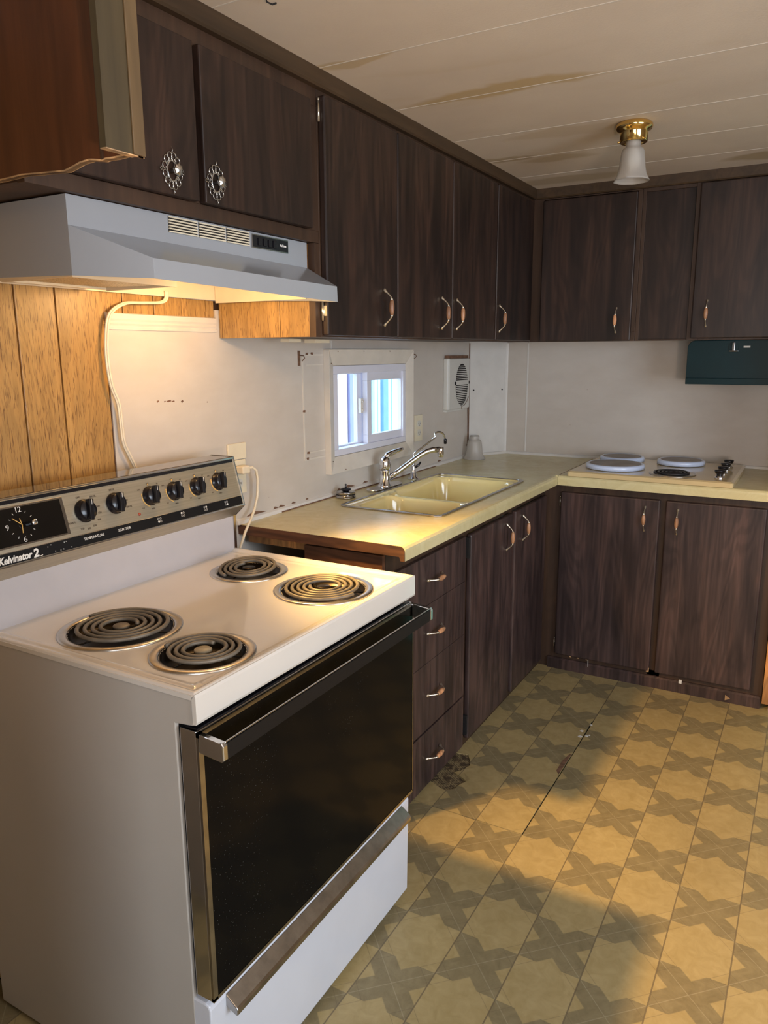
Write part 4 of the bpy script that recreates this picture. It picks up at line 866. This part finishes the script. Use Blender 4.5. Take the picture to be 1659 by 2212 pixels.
# front apron and thin side flanges
fr = [(0.7215, 0.9035), (0.7235, 0.8985), (0.7235, 0.856), (0.7215, 0.851), (0.7150, 0.8505), (0.7150, 0.894), (0.719, 0.901)]
g.prism(fr, 'Y', YA, YB)
g.box(0.150, 0.7145, YA, YA + .0025, 0.893, 0.9015).box(0.150, 0.7145, YB - .0025, YB, 0.893, 0.9015)
obj('cooktop', g, 'enamel', rg)
pan_z = ZR - 0.008
for k, (hx, hy, hr) in enumerate(HOLES):
    R = hr + 0.013; big = hr > 0.1
    g = G().lathe([(R, 0.0), (R, 0.0022), (R - .003, 0.0038), (R - .013, 0.0035), (R - .018, 0.0015), (R - .0195, -0.004), (R - .030, -0.018), (R - .05, -0.022), (0.001, -0.022)], (hx, hy, pan_z + .0002), n=64)
    g.f = [f for f in g.f if len(f) == 4]; g.sm = [True] * len(g.f)
    pan = obj('drip_pan', g, 'aluminium', rg)
    pan.data.materials.append(M['darkmetal'])
    for p in pan.data.polygons:
        if math.hypot(p.center.x - hx, p.center.y - hy) < R - .0185: p.material_index = 1
    tl = (lambda dx, dy: 0.10 * dy - 0.02 * dx + 0.004) if k == 2 else (lambda dx, dy: 0.03 * dy) if k == 3 else None
    rc_ = R - 0.024
    cg = spiral((hx, hy, pan_z + 0.0085), 0.031, rc_ - .001, 4.4 if big else 3.3, 0.0043, tl, phase=0.6 + k)
    # flattened top
    coil = obj('heating_coil', cg, 'coil', rg)
    g = G().lathe([(0.0165, -0.006), (0.0165, -0.001), (0.015, 0.0005), (0.001, 0.0005)], (hx, hy, pan_z + 0.008 + (0.004 if k == 2 else 0)), n=24)
    for a in (0.3, 2.4, 4.5): g.box(-0.001, 0.001, 0, 0, 0, 0); g.v = g.v[:-8]; g.f = g.f[:-6]; g.sm = g.sm[:-6]
    obj('coil_medallion', g, ('medal' if k == 1 else 'coil') if k in (0, 1) else 'darkmetal', rg)
    g = G()
    for a in (0.4, 2.5, 4.6):
        p0 = Vector((hx + .018 * math.cos(a), hy + .018 * math.sin(a), pan_z - .004)); p1 = Vector((hx + (R - .022) * math.cos(a), hy + (R - .022) * math.sin(a), pan_z - .004)); g.tube([p0, p1], 0.0018, 6)
    obj('coil_bracket', g, 'darkmetal', rg)
# oven door
dr = obj('oven_door', G().box(0.680, 0.7155, YA + .004, YB - .003, 0.318, 0.836), 'chrome', rg, bevel=0.0015)
obj('door_glass', G().box(0.7157, 0.7195, YA + .016, YB - .007, 0.326, 0.826), 'ovenglass', dr, label='dusty black oven glass')
obj('door_top', G().box(0.684, 0.712, YA + .012, YB - .010, 0.8362, 0.8375), 'blackplastic', dr)
obj('door_edge_strip', G().box(0.7156, 0.7205, YA + .004, YA + .015, 0.320, 0.834).box(0.7156, 0.7205, YB - .0065, YB - .003, 0.320, 0.834).box(0.7156, 0.7205, YA + .004, YB - .003, 0.318, 0.3255).box(0.7156, 0.7205, YA + .004, YB - .003, 0.8265, 0.834), 'dullchrome', dr)
g = G().prism([(0.7655, 0.798), (0.769, 0.797), (0.7705, 0.799), (0.7705, 0.824), (0.769, 0.828), (0.767, 0.829), (0.7655, 0.827)], 'Y', YA + .006, YB - .002)
dh = obj('door_handle', g, 'blackplastic', dr)
obj('handle_edge', G().box(0.7685, 0.7712, YA + .012, YB - .010, 0.8278, 0.8300), 'chrome', dr, bevel=0.0008)
obj('handle_face', G().box(0.7704, 0.7718, YA + .012, YB - .010, 0.7985, 0.8265), 'labelblack', dr)
for a, b in ((YA + .004, YA + .016), (YB - .012, YB)):
    obj('handle_bracket', G().prism([(0.7205, 0.800), (0.769, 0.7955), (0.773, 0.800), (0.773, 0.824), (0.769, 0.8295), (0.7205, 0.833)], 'Y', a, b), 'chrome', dr, bevel=0.002)
# drawer
dw = obj('storage_drawer', G().prism([(0.640, 0.022), (0.690, 0.018), (0.702, 0.022), (0.706, 0.030), (0.710, 0.295), (0.707, 0.303), (0.698, 0.306), (0.640, 0.306)], 'Y', YA + .004, YB - .006), 'whiteen', rg, bevel=0.003)
obj('drawer_handle', G().prism([(0.7095, 0.272), (0.733, 0.262), (0.737, 0.265), (0.737, 0.275), (0.734, 0.280), (0.7095, 0.298)], 'Y', -0.503, 0.170), 'dullchrome', dw, bevel=0.0015)
obj('kick_plate', G().box(0.60, 0.630, YA + .03, YB - .03, 0.0, 0.03), 'black', rg)
for x in (0.12, 0.62):
    for y in (YA + .04, YB - .04): obj('foot', G().lathe([(0.018, 0.0), (0.018, 0.006), (0.008, 0.008), (0.008, 0.032)], (x, y, 0.0), n=14), 'black', rg)
# backguard
obj('backguard_panel', G().box(0.10, 0.160, YA + .001, YB - .001, 0.890, 0.998), 'bgrey', rg, bevel=0.001)
obj('backguard_edge', G().box(0.1602, 0.1625, YB - .010, YB - .0005, 0.898, 0.998), 'dullchrome', rg)
A = Vector((0.193, 0, 1.029)); T = Vector((-0.034, 0, 0.130)); Tn = T.normalized(); Nn = Vector((0.130, 0, 0.034)).normalized()
def FP(y, t, h=0.0): v = A + T * t + Nn * h; return Vector((v.x, y, v.z))
bgp = [(0.062, 0.985), (0.160, 0.9962), (0.1925, 1.0275), (0.193, 1.029), (0.159, 1.159), (0.082, 1.159), (0.062, 1.150)]
cpn = obj('control_panel', G().prism(bgp, 'Y', YA, YB), 'brushed', rg, bevel=0.0012)
def strip(name, y0, y1, t0, t1, h0, h1, mat, parent=cpn, bev=0.0004):
    ps = [FP(y, t, h) for y in (y0, y1) for t in (t0, t1) for h in (h0, h1)]
    return obj(name, G().add(ps, [(0, 1, 3, 2), (4, 6, 7, 5), (0, 4, 5, 1), (2, 3, 7, 6), (0, 2, 6, 4), (1, 5, 7, 3)]), mat, parent, bevel=bev)
strip('label_strip', YA + .002, YB - .004, 0.030, 0.200, 0.0001, 0.0016, 'labelblack')
strip('top_strip', YA + .002, YB - .004, 0.905, 0.962, 0.0001, 0.0012, 'blackplastic')
strip('bright_edge', YA, YB, 0.968, 1.0, 0.0001, 0.0022, 'chrome')
strip('bright_edge', YA, YB, 0.0, 0.024, 0.0001, 0.0022, 'chrome')
strip('bright_edge', YA, YB - .004, 0.203, 0.212, 0.0001, 0.0014, 'chrome')
obj('top_panel', G().box(0.084, 0.156, YA + .003, YB - .004, 1.1591, 1.1602), 'topglass', cpn)
sd_ = [(p[0] + (0.002 if i in (2, 3, 4) else 0), p[1] + (0.003 if i in (4, 5) else 0)) for i, p in enumerate(bgp)]
obj('end_cap', G().prism(sd_, 'Y', YB - .0005, YB + .0035), 'dullchrome', cpn, bevel=0.0008)
obj('end_cap', G().prism(sd_, 'Y', YA - .0035, YA + .0005), 'dullchrome', cpn, bevel=0.0008)
# clock
strip('clock_bezel', YA + .004, -0.338, 0.262, 0.868, 0.0001, 0.0014, 'chrome')
clk = strip('clock', YA + .010, -0.346, 0.288, 0.842, 0.0014, 0.0022, 'blackglass')
ux = (0, 1, 0); uy = tuple(Tn)
cc = (-0.4435, 0.566)
text('numeral', '12', 0.0155, FP(-0.4447, 0.795, .0023), ux, uy, 'white', cpn)
text('numeral', '9', 0.0155, FP(-0.4758, 0.560, .0023), ux, uy, 'white', cpn)
text('numeral', '6', 0.0155, FP(-0.4442, 0.340, .0023), ux, uy, 'white', cpn)
text('numeral', '3', 0.0155, FP(-0.4115, 0.566, .0023), ux, uy, 'white', cpn)
g = G()
for k in range(12):
    if k % 3: 
        a = 2 * math.pi * k / 12; d = Vector((0, math.sin(a), 0)) + Tn * math.cos(a); c0 = FP(*cc, .0026); g.tube([c0 + d * 0.0255, c0 + d * 0.0295], 0.0006, 5)
obj('minute_mark', g, 'white', cpn)
g = G()
for a, ln in ((312, 0.024), (188, 0.017), (350, 0.014)):
    a = math.radians(a); d = Vector((0, math.sin(a), 0)) + Tn * math.cos(a); c0 = FP(*cc, .0032); g.tube([c0, c0 + d * ln], 0.0009, 5)
obj('clock_hand', g, 'goldprint', cpn)
g = G().lathe([(0.0055, 0.0), (0.0050, 0.016), (0.0062, 0.018), (0.0062, 0.021)], FP(-0.430, 0.562, .002), Nn, 18); obj('clock_knob', g, 'blackplastic', cpn)
obj('clock_knob_cap', G().lathe([(0.0058, 0.0), (0.005, 0.002), (0.001, 0.0022)], FP(-0.430, 0.562, .0232), Nn, 18), 'chrome', cpn)
# knobs
def knob(y, t, R_, mark, big):
    c = FP(y, t, 0.0008)
    prof = [(R_ + .003, 0.0), (R_ + .003, 0.002), (R_, 0.003), (R_ - .001, 0.014), (R_ - .0025, 0.016), (0.001, 0.016)]
    k = obj('knob', G().lathe(prof, c, Nn, 40), 'blackplastic', cpn)
    # grip bar across the knob and flat cut on its right side
    th = math.radians(12); e = (Vector((0, math.sin(th), 0)) + Tn * math.cos(th)); q = Nn.cross(e)
    ps = []
    for s in (-1, 1):
        for (w, h) in ((-0.0075, 0.014), (-0.005, 0.026), (0.005, 0.026), (0.0075, 0.014)): ps.append(c + e * s * (R_ + .0005) + q * w + Nn * h)
    obj('knob_grip', G().add(ps, [(0, 1, 2, 3), (7, 6, 5, 4), (0, 4, 5, 1), (1, 5, 6, 2), (2, 6, 7, 3), (3, 7, 4, 0)]), 'blackplastic', cpn, bevel=0.001)
    m0 = c + e * (R_ * .45) + Nn * 0.0264; m1 = c + e * (R_ - .001) + Nn * 0.0264
    obj('knob_mark', G().tube([m0, m1], 0.0008, 5), 'white', cpn)
    if mark:   # printed gold arc round the left side
        g = G()
        pts = [c + (Vector((0, math.sin(a), 0)) + Tn * math.cos(a)) * (R_ + .0055) for a in [math.radians(x) for x in range(-160, -60, 10)]]
        for a, b in zip(pts[:-1], pts[1:]): g.tube([a, b], 0.0013, 5)
        g.tube([c + Tn * (R_ + .004), c + Tn * (R_ + .009)], 0.0012, 6); obj('dial_print', g, 'goldprint', cpn)
for y, t, r, mk in ((-0.2905, 0.570, 0.0225, False), (-0.2065, 0.585, 0.0215, False), (-0.1005, 0.585, 0.0205, True), (-0.0235, 0.578, 0.0205, True), (0.0560, 0.572, 0.0205, True), (0.1370, 0.580, 0.0205, True)):
    knob(y, t, r, mk, not mk)
def lab(s, y, t, size=0.0062): text('lettering', s, size, FP(y, t, 0.0002), ux, uy, 'greyprint', cpn)
lab('OFF', -0.2990, 0.80); lab('BROIL', -0.2600, 0.775); lab('500', -0.2530, 0.60); lab('450', -0.2530, 0.49); lab('400', -0.2590, 0.38); lab('350', -0.2740, 0.30); lab('300', -0.2900, 0.275); lab('250', -0.307, 0.295); lab('WARM', -0.3300, 0.42)
lab('BAKE', -0.2065, 0.82); lab('IN', -0.172, 0.60); lab('BROIL', -0.169, 0.48)
for y, t in ((-0.1005, .585), (-0.0235, .578), (0.0560, .572), (0.1370, .58)):
    lab('OFF', y, t + .225, 0.005); lab('HI', y + .029, t + .19, 0.005); lab('LO', y - .029, t - .19, 0.005); lab('MED', y, t - .235, 0.005); lab('2', y + .032, t - .06, 0.005); lab('WM', y - .031, t + .14, 0.0045)
text('lettering', 'TEMPERATURE', 0.0082, FP(-0.2845, 0.125, .0017), ux, uy, 'white', cpn)
text('lettering', 'SELECTOR', 0.0078, FP(-0.2000, 0.125, .0017), ux, uy, 'white', cpn)
text('brand_lettering', 'Kelvinator', 0.0195, FP(-0.4770, 0.100, .0017), ux, uy, 'white', cpn, shear=0.35, bold=0.0006, sx=0.88)
text('brand_emblem', '2', 0.0235, FP(-0.4300, 0.102, .0017), ux, uy, 'white', cpn, shear=0.2, bold=0.0009, sx=1.0)
g = G().tube([FP(-0.4335, 0.045, .002), FP(-0.428, 0.052, .002), FP(-0.420, 0.046, .002), FP(-0.4155, 0.055, .002)], 0.0009, 5); obj('emblem_swash', g, 'white', cpn)
for n_, (y, which) in enumerate(((-0.0918, 2), (-0.0147, 0), (0.0668, 1), (0.1467, 3))):
    g1 = G(); g2 = G()
    for q, (dy, dt) in enumerate(((-0.0035, 0.025), (0.0035, 0.025), (-0.0035, -0.025), (0.0035, -0.025))):
        c = FP(y + dy, 0.125 + dt, .0018)
        if q == which: g2.lathe([(0.0028, 0), (0.0027, .0004)], c, Nn, 10)
        else: g2.tube([c + (Vector((0, math.sin(a), 0)) + Tn * math.cos(a)) * 0.0024 for a in [k * math.pi / 5 for k in range(11)]], 0.00035, 4)
    obj('burner_symbol', g2, 'white', cpn)
obj('signal_light', G().lathe([(0.0038, 0), (0.0035, .002), (0.001, .003)], FP(-0.1463, 0.31, .0), Nn, 14), 'red', cpn)
g = G()
for y, t in ((-0.4, .15), (-.392, .17), (-.385, .06), (-.372, .055), (-.365, .06), (-.355, .165), (-.345, .06), (-.36, .16)): g.prism([(0, 0), (0, 0), (0, 0)], 'X', 0, 0); g.v = g.v[:-6]; g.f = g.f[:-5]; g.sm = g.sm[:-5]; g.lathe([(0.0012, 0), (0.001, .0003)], FP(y, t, .0016), Nn, 5)
obj('scratch', g, 'white', cpn)

# ================================================================== white range hood
hd = thing('range_hood', (0.2, -0.02, 1.56), 'white under-cabinet range hood with louvred vents and black switch plate', 'range hood')
hy0, hy1, bx_ = -0.395, 0.350, 0.330
ly0, ly1, lx = -0.322, 0.290, 0.462
zt = 1.7205
def quadshell(pts, fs, th=0.0012): return G().add(pts, fs)
P_ = {'a': (0.004, hy0, zt), 'b': (bx_, hy0, zt), 'c': (bx_, hy1, zt), 'd': (0.004, hy1, zt),
      'e': (bx_, hy0, 1.667), 'f': (bx_, hy1, 1.657), 'g': (lx, ly0, 1.6085), 'h': (lx, ly1, 1.600),
      'i': (lx + .0015, ly0, 1.5725), 'j': (lx + .0015, ly1, 1.5625), 'k': (bx_, hy0, 1.579), 'l': (bx_, hy1, 1.573), 'm': (0.004, hy0, 1.589), 'n': (0.004, hy1, 1.584)}
ks = list(P_); ix = {k: i for i, k in enumerate(ks)}
fs = ['abcd', 'befc', 'eghf', 'gijh', 'abekm', 'egik', 'dcfln', 'fhjl', 'admn'.replace('admn', 'adnm')]
g = G().add([P_[k] for k in ks], [tuple(ix[c] for c in f) for f in fs])
hb_ = obj('canopy', g, 'hoodwhite', hd); sm_ = hb_.modifiers.new('solid', 'SOLIDIFY'); sm_.thickness = 0.0012; sm_.offset = -1
bv = hb_.modifiers.new('bevel', 'BEVEL'); bv.width = 0.003; bv.segments = 3; bv.limit_method = 'ANGLE'; bv.angle_limit = math.radians(12)
pan = [(0.010, hy0 + .006, 1.628), (bx_, hy0 + .006, 1.628), (lx - .012, ly0 + .004, 1.606), (lx - .012, ly1 - .004, 1.606), (bx_, hy1 - .006, 1.628), (0.010, hy1 - .006, 1.628)]
obj('bottom_pan', G().add(pan, [(0, 1, 4, 5), (1, 2, 3, 4)]), 'hoodin', hd)
obj('inner_flange', G().box(0.0062, 0.0085, hy0 + .003, hy1 - .003, 1.586, 1.628).box(0.010, bx_ - .004, hy0 + .003, hy0 + .005, 1.584, 1.626).box(0.010, bx_ - .004, hy1 - .005, hy1 - .003, 1.578, 1.626), 'hoodin', hd)
g = G().add([(0.06, -0.345, 1.590), (0.27, -0.345, 1.586), (0.27, -0.085, 1.586), (0.06, -0.085, 1.590), (0.06, -0.345, 1.598), (0.27, -0.345, 1.594), (0.27, -0.085, 1.594), (0.06, -0.085, 1.598)], [(3, 2, 1, 0), (4, 5, 6, 7), (0, 1, 5, 4), (1, 2, 6, 5), (2, 3, 7, 6), (3, 0, 4, 7)])
ft = obj('grease_filter', g, 'filter', hd, label='aluminium mesh grease filter')
obj('filter_frame', G().box(0.052, 0.060, -0.353, -0.077, 1.585, 1.602).box(0.270, 0.278, -0.353, -0.077, 1.582, 1.600).box(0.06, 0.27, -0.353, -0.345, 1.583, 1.600).box(0.06, 0.27, -0.085, -0.077, 1.583, 1.600), 'hoodin', ft)
obj('bulb_socket', G().lathe([(0.016, 0.0), (0.016, 0.020), (0.001, 0.020)], (0.28, 0.045, 1.6285 - .022), n=18), 'white', hd)
# vents: three groups of louvres on the front, switch plate
vx = bx_ + .0004
for a, b in ((-0.146, -0.062), (-0.056, 0.028), (0.034, 0.112)):
    vb = obj('vent_opening', G().box(vx, vx + .0008, a, b, 1.6855, 1.7165), 'black', hd)
    for k in range(6): obj('louvre', G().box(vx, vx + .004, a, b, 1.6855 + k * .0057, 1.6855 + k * .0057 + .0028), 'cream', vb)
spn = obj('switch_plate', G().box(vx, vx + .003, 0.122, 0.264, 1.684, 1.7155), 'dullchrome', hd)
obj('switch_panel', G().box(vx + .0028, vx + .0042, 0.1245, 0.2615, 1.6865, 1.7130), 'blackplastic', spn)
for y in (0.148, 0.168, 0.188, 0.206): obj('rocker_switch', G().box(vx + .0041, vx + .0075, y - .0065, y + .0065, 1.691, 1.7085), 'blackplastic', spn, bevel=0.0015)
text('brand_lettering', 'NuTone', 0.0075, (vx + .0043, 0.2405, 1.700), (0, 1, 0), (0, 0, 1), 'white', spn, bold=0.0003)
